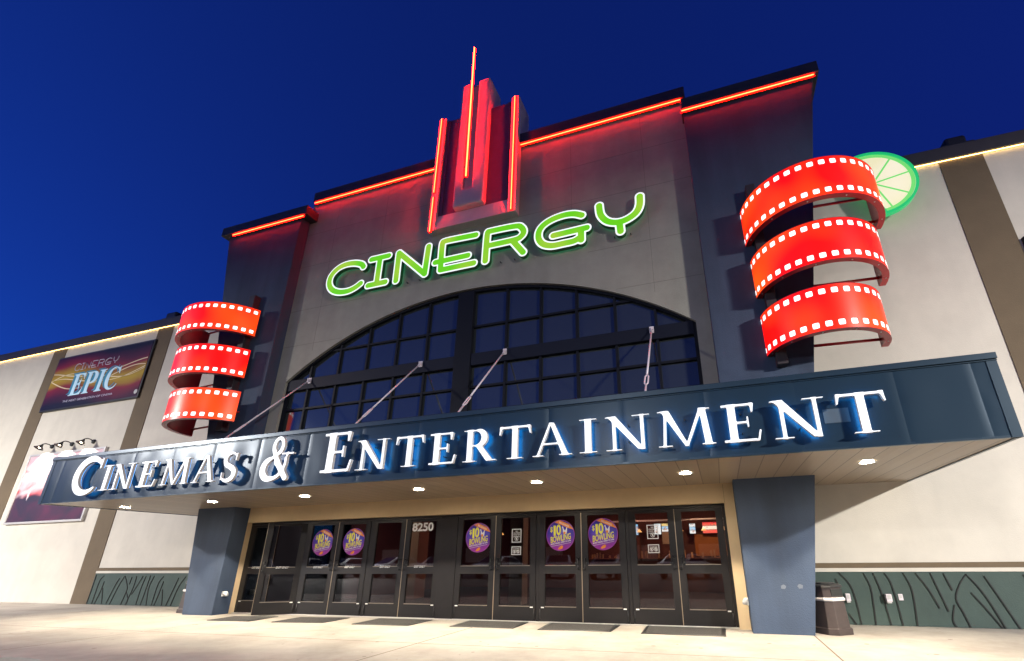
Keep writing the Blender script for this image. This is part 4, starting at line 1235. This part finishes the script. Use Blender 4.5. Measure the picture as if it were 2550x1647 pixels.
# lower poster
def poster_mat():
    m = bpy.data.materials.new('poster_print'); m.use_nodes = True
    nt = m.node_tree; L = nt.links.new
    b = nt.nodes['Principled BSDF']; b.inputs['Roughness'].default_value = 0.35
    tc = nt.nodes.new('ShaderNodeTexCoord'); sp = nt.nodes.new('ShaderNodeSeparateXYZ'); L(tc.outputs['Generated'], sp.inputs[0])
    n1 = nt.nodes.new('ShaderNodeTexNoise'); n1.inputs['Scale'].default_value = 3.2; n1.inputs['Detail'].default_value = 3; n1.inputs['Distortion'].default_value = 1.2
    L(tc.outputs['Generated'], n1.inputs['Vector'])
    r1 = nt.nodes.new('ShaderNodeValToRGB'); e = r1.color_ramp.elements
    e[0].position = 0.3; e[0].color = (0.55, 0.05, 0.06, 1); e[1].position = 0.62; e[1].color = (0.75, 0.62, 0.66, 1)
    q = e.new(0.44); q.color = (0.72, 0.40, 0.42, 1); q = e.new(0.75); q.color = (0.45, 0.45, 0.62, 1)
    L(n1.outputs['Fac'], r1.inputs[0])
    r2 = nt.nodes.new('ShaderNodeValToRGB'); e = r2.color_ramp.elements
    e[0].position = 0.35; e[0].color = (0.035, 0.03, 0.045, 1); e[1].position = 0.8; e[1].color = (0.12, 0.03, 0.06, 1)
    L(n1.outputs['Fac'], r2.inputs[0])
    n2 = nt.nodes.new('ShaderNodeTexNoise'); n2.inputs['Scale'].default_value = 6; L(tc.outputs['Generated'], n2.inputs['Vector'])
    ad = nt.nodes.new('ShaderNodeMath'); ad.operation = 'MULTIPLY_ADD'; ad.inputs[1].default_value = 0.28; L(n2.outputs['Fac'], ad.inputs[0]); L(sp.outputs[2], ad.inputs[2])
    mr = nt.nodes.new('ShaderNodeMapRange'); mr.inputs[1].default_value = 0.50; mr.inputs[2].default_value = 0.60; L(ad.outputs[0], mr.inputs[0])
    mx = nt.nodes.new('ShaderNodeMix'); mx.data_type = 'RGBA'; L(mr.outputs[0], mx.inputs['Factor']); L(r2.outputs[0], mx.inputs[6]); L(r1.outputs[0], mx.inputs[7])
    L(mx.outputs[2], b.inputs['Base Color'])
    return m
t = thing('film_poster', (-22.2, 0.8, 2.55), 'large framed pink and red film poster below three lamps on the left wing', 'poster')
px0, px1, pz0, pz1 = -24.40, -20.07, 2.54, 5.10
MB().box(px0, px1, 0.83, YW - 0.001, pz0, pz1).build('backing', M_ALU, t)
mb = MB()
v, f = fill2d([[(px0, pz0), (px1, pz0), (px1, pz1), (px0, pz1)], [(px0 + 0.07, pz0 + 0.07), (px1 - 0.07, pz0 + 0.07), (px1 - 0.07, pz1 - 0.07), (px0 + 0.07, pz1 - 0.07)]], 0.79, 0.829); mb.add(v, f)
mb.build('frame', M_ALU, t, 0.006)
MB().box(px0 + 0.07, px1 - 0.07, 0.815, 0.829, pz0 + 0.07, pz1 - 0.07).build('print', poster_mat(), t)
mb = MB()
for x, z, s_ in ((-22.3, 3.42, 0.5), (-21.7, 3.1, 0.35), (-23.6, 3.35, 0.6)):
    mb.add([(x, 0.813, z), (x + 0.11 * s_, 0.813, z + 0.25 * s_), (x + 0.02, 0.813, z + 0.9 * s_), (x - 0.09 * s_, 0.813, z + 0.35 * s_)], [(0, 1, 2, 3)])
mb.build('printed_shapes', mat('pale_print', (0.7, 0.6, 0.62), 0.4), t)
# gooseneck lamps
gn = ['left of the three gooseneck lamps above the film poster', 'middle of the three gooseneck lamps above the film poster', 'right of the three gooseneck lamps above the film poster']
for x, lb in zip((-23.37, -22.21, -21.0), gn):
    t = thing('gooseneck_lamp', (x, YW, 5.42), lb, 'wall lamp', 'gooseneck lamps above the film poster')
    MB().lathe([(0.0, -0.05), (0.07, -0.05), (0.085, -0.001)], (x, YW, 5.37), 'y', 16).build('base', M_BLACK, t)
    pts = [(x, YW - 0.04, 5.38), (x, YW - 0.12, 5.43), (x, YW - 0.22, 5.44), (x, YW - 0.29, 5.41), (x, YW - 0.32, 5.35)]
    MB().tube(pts, 0.018, 8).build('arm', M_BLACK, t)
    def tip(v, c=Vector((x, YW - 0.32, 5.33))):
        r_ = Matrix.Rotation(rad(-25), 3, 'X'); return r_ @ (v - c) + c
    MB().lathe([(0.03, 0.06), (0.05, 0.0), (0.08, -0.04), (0.15, -0.11), (0.14, -0.11), (0.07, -0.04), (0.0, -0.02)], (x, YW - 0.32, 5.33), 'z', 20).build('shade', M_BLACK, t, xf=tip)
    MB().lathe([(0.0, -0.10), (0.03, -0.09), (0.04, -0.07), (0.03, -0.04)], (x, YW - 0.32, 5.33), 'z', 12).build('bulb', emit('bulb', (1.0, 0.82, 0.6), 10), t, xf=tip)
    l = bpy.data.lights.new('lamp_light', 'SPOT'); l.energy = 260; l.color = (1.0, 0.86, 0.70); l.spot_size = rad(125); l.spot_blend = 0.5; l.shadow_soft_size = 0.05
    o = bpy.data.objects.new('lamp_light', l); COL.objects.link(o); o.parent = t
    o.location = (0, -0.34, -0.21); o.rotation_euler = (rad(20), 0, 0)

# board at the right edge
t = thing('wall_board', (8.9, YW, 5.2), 'dark framed board on the right wing at the edge of view', 'sign board')
MB().box(7.14, 10.8, 0.79, YW - 0.002, 5.0, 7.37).build('frame', M_BLACK, t, 0.015)
MB().box(7.22, 10.7, 0.782, 0.789, 5.08, 7.29).build('print', mat('board_print', (0.03, 0.02, 0.06), 0.4, noise=0.6, nscale=1.5), t)

# ------------------------------------------------------------------ door stickers
def decal_grad():
    m = bpy.data.materials.new('decal_print'); m.use_nodes = True
    nt = m.node_tree; L = nt.links.new
    b = nt.nodes['Principled BSDF']; b.inputs['Roughness'].default_value = 0.4
    tc = nt.nodes.new('ShaderNodeTexCoord'); sp = nt.nodes.new('ShaderNodeSeparateXYZ'); L(tc.outputs['Generated'], sp.inputs[0])
    n1 = nt.nodes.new('ShaderNodeTexNoise'); n1.inputs['Scale'].default_value = 3; L(tc.outputs['Object'], n1.inputs['Vector'])
    a = nt.nodes.new('ShaderNodeMath'); a.operation = 'MULTIPLY_ADD'; a.inputs[1].default_value = 0.35; L(n1.outputs['Fac'], a.inputs[0]); L(sp.outputs[2], a.inputs[2])
    r = nt.nodes.new('ShaderNodeValToRGB'); e = r.color_ramp.elements
    e[0].position = 0.22; e[0].color = (0.46, 0.05, 0.52, 1); e[1].position = 0.75; e[1].color = (0.06, 0.045, 0.48, 1)
    q = e.new(0.45); q.color = (0.22, 0.05, 0.46, 1)
    L(a.outputs[0], r.inputs[0]); L(r.outputs[0], b.inputs['Base Color'])
    return m
M_DEC = decal_grad()
M_DRIM = mat('decal_rim', (0.45, 0.10, 0.50), 0.4)
M_YEL = mat('decal_yellow', (0.85, 0.80, 0.05), 0.45)
M_ORA = mat('decal_orange', (0.85, 0.28, 0.03), 0.45)
M_DW = mat('decal_white', (0.80, 0.80, 0.78), 0.45)
M_DWG = emit('door_print_white', (0.9, 0.9, 0.88), 0.0, (0.82, 0.82, 0.80))  # plain white print, gives off no glow
def decal(cx_, cz_, label, y=-0.050):
    R_ = 0.31
    t = thing('window_decal', (cx_, y, cz_ - R_), label, 'decal', 'round bowling decals on the doors')
    MB().lathe([(0.0, -0.001), (R_, -0.001), (R_, 0.001)], (cx_, y, cz_), 'y', 48).build('disc', M_DEC, t)
    MB().lathe([(R_ - 0.012, -0.0025), (R_, -0.0025), (R_, -0.0012)], (cx_, y, cz_), 'y', 48).build('rim', M_DRIM, t)
    mb = MB()
    v, f = text2d('$', cx_ - 0.225, cz_ + 0.055, 0.055, 0.115, y - 0.004, 0.002, 0.02); mb.add(v, f)
    v, f = text2d('1', cx_ - 0.150, cz_ - 0.008, 0.048, 0.205, y - 0.004, 0.002, 0.03); mb.add(v, f)
    v, f = text2d('0', cx_ - 0.090, cz_ + 0.002, 0.105, 0.215, y - 0.004, 0.002, 0.03); mb.add(v, f)
    v, f = text2d('BOWLING', cx_ - 0.215, cz_ - 0.155, 0.44, 0.125, y - 0.004, 0.002, 0.02, skew=0.17); mb.add(v, f)
    mb.build('price_lettering', M_YEL, t)
    mb = MB()
    v, f = text2d('MON-THURS, OPEN TO 5PM', cx_ - 0.215, cz_ - 0.20, 0.44, 0.034, y - 0.004, 0.002, 0.02, skew=0.17); mb.add(v, f)
    mb.add([(cx_ - 0.215, y - 0.004, cz_ - 0.225), (cx_ + 0.225, y - 0.004, cz_ - 0.150), (cx_ + 0.225, y - 0.004, cz_ - 0.144), (cx_ - 0.215, y - 0.004, cz_ - 0.219)], [(0, 1, 2, 3)])
    # two bowling pins
    for dx, an in ((0.075, 20), (0.125, -16)):
        c = Vector((cx_ + dx, y - 0.0045, cz_ + 0.09)); ca, sa = math.cos(rad(an)), math.sin(rad(an))
        pr_ = [(0.0, 0.09), (0.012, 0.085), (0.014, 0.07), (0.009, 0.05), (0.012, 0.03), (0.024, -0.01), (0.026, -0.04), (0.016, -0.07)]
        pts = [(x, z) for x, z in pr_] + [(-x, z) for x, z in pr_[::-1][:-1]]
        mb.add([(c.x + x * ca - z * sa, c.y - 0.0004 * (dx > 0.1), c.z + x * sa + z * ca) for x, z in pts], [tuple(range(len(pts) - 1, -1, -1))])
    mb.build('small_print', M_DW, t)
    mb = MB()
    mb.add([(cx_ - 0.13, y - 0.005, cz_ + 0.26), (cx_ - 0.02, y - 0.005, cz_ + 0.305), (cx_ + 0.20, y - 0.005, cz_ + 0.215), (cx_ + 0.29, y - 0.005, cz_ + 0.105), (cx_ + 0.16, y - 0.005, cz_ + 0.145), (cx_ - 0.02, y - 0.005, cz_ + 0.225)], [(5, 4, 3, 2, 1, 0)])
    mb.lathe([(0.0, -0.0065), (0.027, -0.0065)], (cx_ + 0.09, y, cz_ + 0.045), 'y', 16)
    mb.add([(cx_ - 0.06, y - 0.005, cz_ - 0.275), (cx_ - 0.02, y - 0.005, cz_ - 0.285), (cx_ + 0.045, y - 0.005, cz_ - 0.265), (cx_ + 0.06, y - 0.005, cz_ - 0.22), (cx_ + 0.03, y - 0.005, cz_ - 0.20), (cx_ - 0.03, y - 0.005, cz_ - 0.235)], [(5, 4, 3, 2, 1, 0)])
    mb.build('ribbon', M_ORA, t)
    mb = MB(); v, f = text2d('BIG SAVINGS', cx_ - 0.02, cz_ + 0.243, 0.21, 0.035, y - 0.0065, 0.001, 0.02, skew=-0.42); mb.add(v, f); mb.build('ribbon_lettering', M_DW, t)
    return t
decal(-8.915, 1.62, 'leftmost purple bowling decal, on the third door leaf from the left')
decal(-7.985, 1.62, 'purple bowling decal just right of the leftmost one')
decal(-4.65, 1.64, 'purple bowling decal on the leaf just right of the middle pillar')
decal(-2.745, 1.645, 'purple bowling decal left of the seam of the second doors from the right')
decal(-1.835, 1.65, 'rightmost purple bowling decal')

def notice(x0, x1, z0, z1, lines, icons, label):
    y = -0.050
    t = thing('door_notice', ((x0 + x1) / 2, y, z0), label, 'notice', 'white framed notices on the doors')
    mb = MB()
    v, f = fill2d([[(x0, z0), (x1, z0), (x1, z1), (x0, z1)], [(x0 + 0.017, z0 + 0.017), (x1 - 0.017, z0 + 0.017), (x1 - 0.017, z1 - 0.017), (x0 + 0.017, z1 - 0.017)]], y - 0.002, y + 0.001); mb.add(v, f)
    mb.build('border', M_DWG, t)
    mb = MB(); zc = z1 - 0.035
    for ln in lines:
        wl_ = min((x1 - x0) * 0.68, 0.026 * len(ln)); v, f = text2d(ln, (x0 + x1) / 2 - wl_ / 2, zc - 0.026, wl_, 0.024, y, 0.002, 0.02); mb.add(v, f); zc -= 0.037
    for k in range(icons):
        cx_ = (x0 + x1) / 2 + (k - (icons - 1) / 2) * 0.085; cz_ = z0 + 0.065 if icons == 2 else z0 + 0.075; R_ = 0.036 if icons == 2 else 0.043
        mb.lathe([(R_ - 0.009, -0.001), (R_, -0.001)], (cx_, y, cz_), 'y', 24)
        s_ = R_ * 0.68
        mb.add([(cx_ - s_, y - 0.002, cz_ + s_ + 0.006), (cx_ - s_, y - 0.002, cz_ + s_ - 0.006), (cx_ + s_, y - 0.002, cz_ - s_ - 0.006), (cx_ + s_, y - 0.002, cz_ - s_ + 0.006)], [(0, 1, 2, 3)])
        mb.add([(cx_ - 0.012, y - 0.0015, cz_ - 0.018), (cx_ + 0.006, y - 0.0015, cz_ - 0.022), (cx_ + 0.014, y - 0.0015, cz_ + 0.018), (cx_ - 0.004, y - 0.0015, cz_ + 0.022)], [(0, 1, 2, 3)])
    mb.build('lettering', M_DWG, t)
notice(-3.85, -3.63, 1.52, 1.80, ['NO', 'OUTSIDE', 'FOOD OR', 'DRINKS'], 1, 'tall white framed notice on the second leaf right of the middle pillar')
notice(-3.85, -3.63, 1.27, 1.44, ['NO SMOKING', 'NO VAPING'], 2, 'square white notice with two round symbols on the second leaf right of the middle pillar')
notice(-0.94, -0.72, 1.53, 1.80, ['NO', 'OUTSIDE', 'FOOD OR', 'DRINKS'], 1, 'tall white framed notice in front of the lit menu screens')
notice(-0.94, -0.72, 1.27, 1.43, ['NO SMOKING', 'NO VAPING'], 2, 'square white framed notice with two round symbols on the second leaf from the right')

mb = MB(); v, f = text2d('8250', -6.36, 1.81, 0.56, 0.19, -0.070, 0.002, 0.03); mb.add(v, f)
tag(mb.build('house_number', M_DWG), 'white house number 8250 above the door left of the middle pillar', 'number')
ex = [(-11.02, 'EXIT ONLY lettering on the leftmost door leaf', 0), (-10.03, 'EXIT ONLY lettering on the door standing ajar', 1), (-9.06, 'EXIT ONLY lettering under the leftmost bowling decal', 0), (-8.13, 'EXIT ONLY lettering under the second bowling decal', 0), (-7.14, 'EXIT ONLY lettering on the leaf left of the house number', 0), (-6.22, 'EXIT ONLY lettering under the house number', 0)]
for x, lb, aj in ex:
    mb = MB()
    v, f = text2d('EXIT ONLY', x, 1.030, 0.29, 0.045, -0.0705 if not aj else -0.068, 0.002, 0.025, shear=0.25)
    if aj:
        H = Vector((-9.47, -0.02, 0)); Rm = Matrix.Rotation(rad(30), 3, 'Z')
        v = [tuple(Rm @ (Vector(q) - H) + H) for q in v]
    mb.add(v, f)
    tag(mb.build('exit_lettering', M_DWG), lb, 'lettering', 'exit only letterings on the doors')

# ------------------------------------------------------------------ door mats
mats = [((-10.47, -1.36), (-9.33, -1.30), (-9.45, -0.45), (-10.60, -0.62), 'leftmost dark door mat, in front of the door ajar'),
        ((-8.74, -1.28), (-7.53, -1.12), (-7.58, -0.30), (-8.84, -0.44), 'dark door mat in front of the second pair of doors from the left'),
        ((-6.79, -1.17), (-5.50, -1.10), (-5.53, -0.22), (-6.86, -0.25), 'dark door mat just left of the middle pillar'),
        ((-4.66, -1.02), (-3.35, -1.00), (-3.395, -0.13), (-4.72, -0.16), 'dark door mat just right of the middle pillar'),
        ((-2.87, -1.04), (-1.54, -0.97), (-1.54, -0.13), (-2.96, -0.13), 'second dark door mat from the right'),
        ((-1.02, -1.035), (0.342, -1.07), (0.34, -0.155), (-1.05, -0.13), 'rightmost dark door mat beside the right column')]
for a, b, c, d, lb in mats:
    pts = [Vector((q[0], q[1], 0)) for q in (a, b, c, d)]
    cen = sum(pts, Vector()) / 4
    t = thing('door_mat', (cen.x, cen.y, 0.001), lb, 'door mat', 'dark mats in front of the doors')
    mb = MB()
    top = [p + (cen - p) * 0.02 for p in pts]
    mb.add([(p.x, p.y, 0.001) for p in pts] + [(p.x, p.y, 0.012) for p in top], [(4, 5, 6, 7), (0, 1, 5, 4), (1, 2, 6, 5), (2, 3, 7, 6), (3, 0, 4, 7)])
    mb.build('edging', M_BLACK, t)
    inn_ = [p + (cen - p) * 0.10 for p in pts]
    mb = MB(); mb.add([(p.x, p.y, 0.015) for p in inn_] + [(p.x, p.y, 0.0125) for p in inn_], [(0, 1, 2, 3), (0, 4, 5, 1), (1, 5, 6, 2), (2, 6, 7, 3), (3, 7, 4, 0)])
    mb.build('pile', M_RUB, t)

# ------------------------------------------------------------------ litter bins
def trash_bin(x, y, label, rot):
    t = thing('trash_bin', (x, y, 0.001), label, 'trash bin', 'dark trash bins beside the columns')
    r_ = Matrix.Rotation(rad(rot), 3, 'Z'); c = Vector((x, y, 0))
    def xf(v): return r_ @ (v - c) + c
    def ring8(w, z, ch):
        h = w / 2
        return [(x - h + ch, y - h, z), (x + h - ch, y - h, z), (x + h, y - h + ch, z), (x + h, y + h - ch, z), (x + h - ch, y + h, z), (x - h + ch, y + h, z), (x - h, y + h - ch, z), (x - h, y - h + ch, z)]
    def loft(rs, name, m, bevel=0.006):
        mb = MB(); vs = []; fs = []
        for w, z, ch in rs: vs += ring8(w, z, ch)
        for i in range(len(rs) - 1):
            fs += [(8 * i + k, 8 * i + (k + 1) % 8, 8 * i + 8 + (k + 1) % 8, 8 * i + 8 + k) for k in range(8)]
        fs += [tuple(range(7, -1, -1)), tuple(8 * (len(rs) - 1) + k for k in range(8))]
        mb.add(vs, fs); return mb.build(name, m, t, bevel, xf=xf)
    loft([(0.50, 0.001, 0.10), (0.50, 0.09, 0.10), (0.46, 0.10, 0.10), (0.42, 0.50, 0.09)], 'body', M_BIN)
    loft([(0.445, 0.495, 0.09), (0.46, 0.52, 0.09), (0.44, 0.545, 0.09)], 'bag_rim', mat('bin_bag', (0.7, 0.66, 0.62), 0.4), 0.003)
    loft([(0.42, 0.54, 0.09), (0.40, 0.70, 0.09)], 'hood', M_BIN)
    loft([(0.46, 0.70, 0.10), (0.44, 0.73, 0.10), (0.36, 0.745, 0.08)], 'lid', M_BLACK)
    mb = MB(); mb.lathe([(0.14, 0.0), (0.16, 0.006), (0.15, 0.02), (0.0, 0.02)], (x, y, 0.7455), 'z', 20); mb.build('ash_tray', M_BLACK, t, xf=xf)
    mb = MB(); mb.box(x - 0.12, x + 0.12, y - 0.212, y - 0.196, 0.57, 0.67); mb.build('opening', M_GROOVE, t, xf=xf)
trash_bin(2.02, -0.27, 'dark trash bin with a white bag edge right of the right column', 38)
trash_bin(-12.72, -0.12, 'dark trash bin half hidden behind the left column', 0)

# ------------------------------------------------------------------ small wall fittings
def outlet(x, z, w, h, deep, label):
    t = thing('outlet_box', (x, YW - 0.035, z), label, 'outlet box', 'metal outlet boxes on the green wainscot')
    MB().box(x - w / 2, x + w / 2, YW - 0.035 - deep, YW - 0.0355, z, z + h).build('cover', M_STEEL, t, 0.006)
    MB().box(x - w / 2 + 0.015, x + w / 2 - 0.015, YW - 0.037 - deep, YW - 0.0351 - deep, z + h * 0.35, z + h - 0.015).build('flap', M_ALU, t)
    if deep > 0.03:
        MB().box(x - w / 2 + 0.01, x + w / 2 - 0.01, YW - 0.04 - deep * 0.6, YW - 0.036, z - 0.025, z - 0.001).build('cord_port', M_WHITE, t)
outlet(2.55, 0.40, 0.075, 0.125, 0.07, 'weatherproof outlet box beside the trash bin')
outlet(3.20, 0.40, 0.09, 0.125, 0.09, 'deep outlet box casting a shadow on the green wainscot')
outlet(3.405, 0.42, 0.07, 0.105, 0.01, 'flat blank cover plate right of the deep outlet box')

def fitting(x, y, z, nx, label):
    t = thing('wall_fitting', (x, y, z), label, 'wall fitting', 'white fittings on the inner sides of the columns')
    k_ = 1.0 if nx > 0 else 0.55
    MB().box(min(x, x + nx * 0.02), max(x, x + nx * 0.02), y - 0.05, y + 0.05, z - 0.02, z + 0.10).build('back_box', M_WHITE, t, 0.008)
    mb = MB(); mb.tube([(x + nx * 0.02, y, z + 0.05), (x + nx * 0.07 * k_, y, z + 0.05), (x + nx * 0.10 * k_, y, z + 0.03), (x + nx * 0.11 * k_, y, z - 0.01)], [0.05, 0.055, 0.045, 0.035], 12)
    mb.build('hood', M_WHITE, t)
fitting(XL + 0.001, -0.42, 0.42, 1, 'white hooded fitting low on the inner side of the left column')
fitting(XR - 0.001, -0.36, 0.42, -1, 'white hooded fitting low on the inner side of the right column')

# ------------------------------------------------------------------ parked cars across the lot (mirrored in the door glass)
def make_car(label, paint):
    t = thing('parked_car', (0, 0, -0.12), label, 'car', 'cars parked across the lot')
    def prof(y):  # half-widths along the section
        return y
    side = [(-2.2, 0.35), (-2.25, 0.62), (-2.1, 0.86), (-1.2, 0.98), (-0.55, 1.42), (0.75, 1.45), (1.55, 1.02), (2.1, 0.96), (2.2, 0.6), (2.15, 0.35)]
    mb = MB(); vs = []
    rows = [(-0.88, 1.0), (-0.80, 1.02), (0.80, 1.02), (0.88, 1.0)]
    for x, k in rows:
        for yy, zz in side:
            xx = x * (0.80 if zz > 1.2 else 1.0)
            vs.append((xx, yy * (0.985 if abs(x) > 0.85 else 1.0), zz - 0.12))
    n_ = len(side); fs = []
    for i in range(3):
        fs += [(i * n_ + k, (i + 1) * n_ + k, (i + 1) * n_ + (k + 1) % n_, i * n_ + (k + 1) % n_) for k in range(n_)]
    fs += [tuple(range(n_)), tuple(3 * n_ + k for k in range(n_ - 1, -1, -1))]
    mb.add(vs, fs, 0, False); mb.build('body', paint, t, 0.04)
    mb = MB()
    for s_ in (-1, 1):
        mb.add([(s_ * 0.885, -1.05, 0.88), (s_ * 0.885, 1.25, 0.90), (s_ * 0.735, 0.70, 1.27), (s_ * 0.735, -0.50, 1.24)], [(0, 1, 2, 3)])
    mb.add([(-0.70, 1.60, 0.92), (0.70, 1.60, 0.92), (0.60, 0.80, 1.33), (-0.60, 0.80, 1.33)], [(0, 1, 2, 3)])
    mb.build('window', mat('car_glass', (0.01, 0.01, 0.012), 0.05), t)
    for sx_ in (-0.82, 0.82):
        for yy in (-1.35, 1.38):
            mb = MB(); vs = []
            mb.tube([(sx_ - 0.1, yy, 0.21), (sx_ + 0.1, yy, 0.21)], 0.33, 20); mb.build('wheel', M_BLACK, t)
    for sx_ in (-0.62, 0.62):
        MB().box(sx_ - 0.17, sx_ + 0.17, 2.17, 2.24, 0.50, 0.64).build('headlight', emit('headlight', (1.0, 0.95, 0.85), 25.0), t, 0.02)  # glow added so the parked cars glint in the door glass
    return t
def dup(t):
    c = t.copy(); COL.objects.link(c)
    for ch in t.children:
        k = ch.copy(); COL.objects.link(k); k.parent = c
    return c
base_car = make_car('silver car parked across the lot behind the viewer', mat('car_silver', (0.62, 0.63, 0.66), 0.22, 0.5))
cars = [(-31.5, 'silver car at the far left end of the parked row'), (-27.6, 'second silver car of the parked row'), (-23.4, 'third silver car of the parked row'), (-19.0, 'fourth silver car of the parked row'), (-14.6, 'fifth silver car of the parked row'), (-10.4, 'sixth silver car of the parked row'), (-6.4, 'seventh silver car of the parked row'), (-1.9, 'eighth silver car of the parked row'), (2.2, 'silver car at the right end of the parked row')]
for i, (x, lb) in enumerate(cars):
    c = base_car if i == 0 else dup(base_car)
    c.location = (x, -22.0 - 0.5 * (i % 3), -0.12); c['label'] = lb
    c.rotation_euler = (0, 0, rad((-14, 9, 20, -6, 12)[i % 5]))

SH = thing('sky_blocker_building', (-8, -70, -0.12), 'long dark building added behind the viewer to block low sky reflections', 'building')  # unseen block added to keep low sky out of the door glass
MB().box(-75, 60, -82, -70, -0.12, 8.5).build('wall', mat('sky_blocker_wall', (0.10, 0.09, 0.08), 0.9, noise=0.2), SH)
MB().box(-75.3, 60.3, -82.3, -69.7, 8.501, 9.3).build('parapet', M_CAP, SH)
for k, x in enumerate((-62, -44, -31, -15, -3, 12, 30, 46)):
    MB().box(x, x + 5.5, -69.99, -69.95, 0.5, 2.9).build('window', emit('added_window_glow', (1.0, 0.7, 0.4), 0.10), SH)  # glowing panes added for small highlights in the door glass
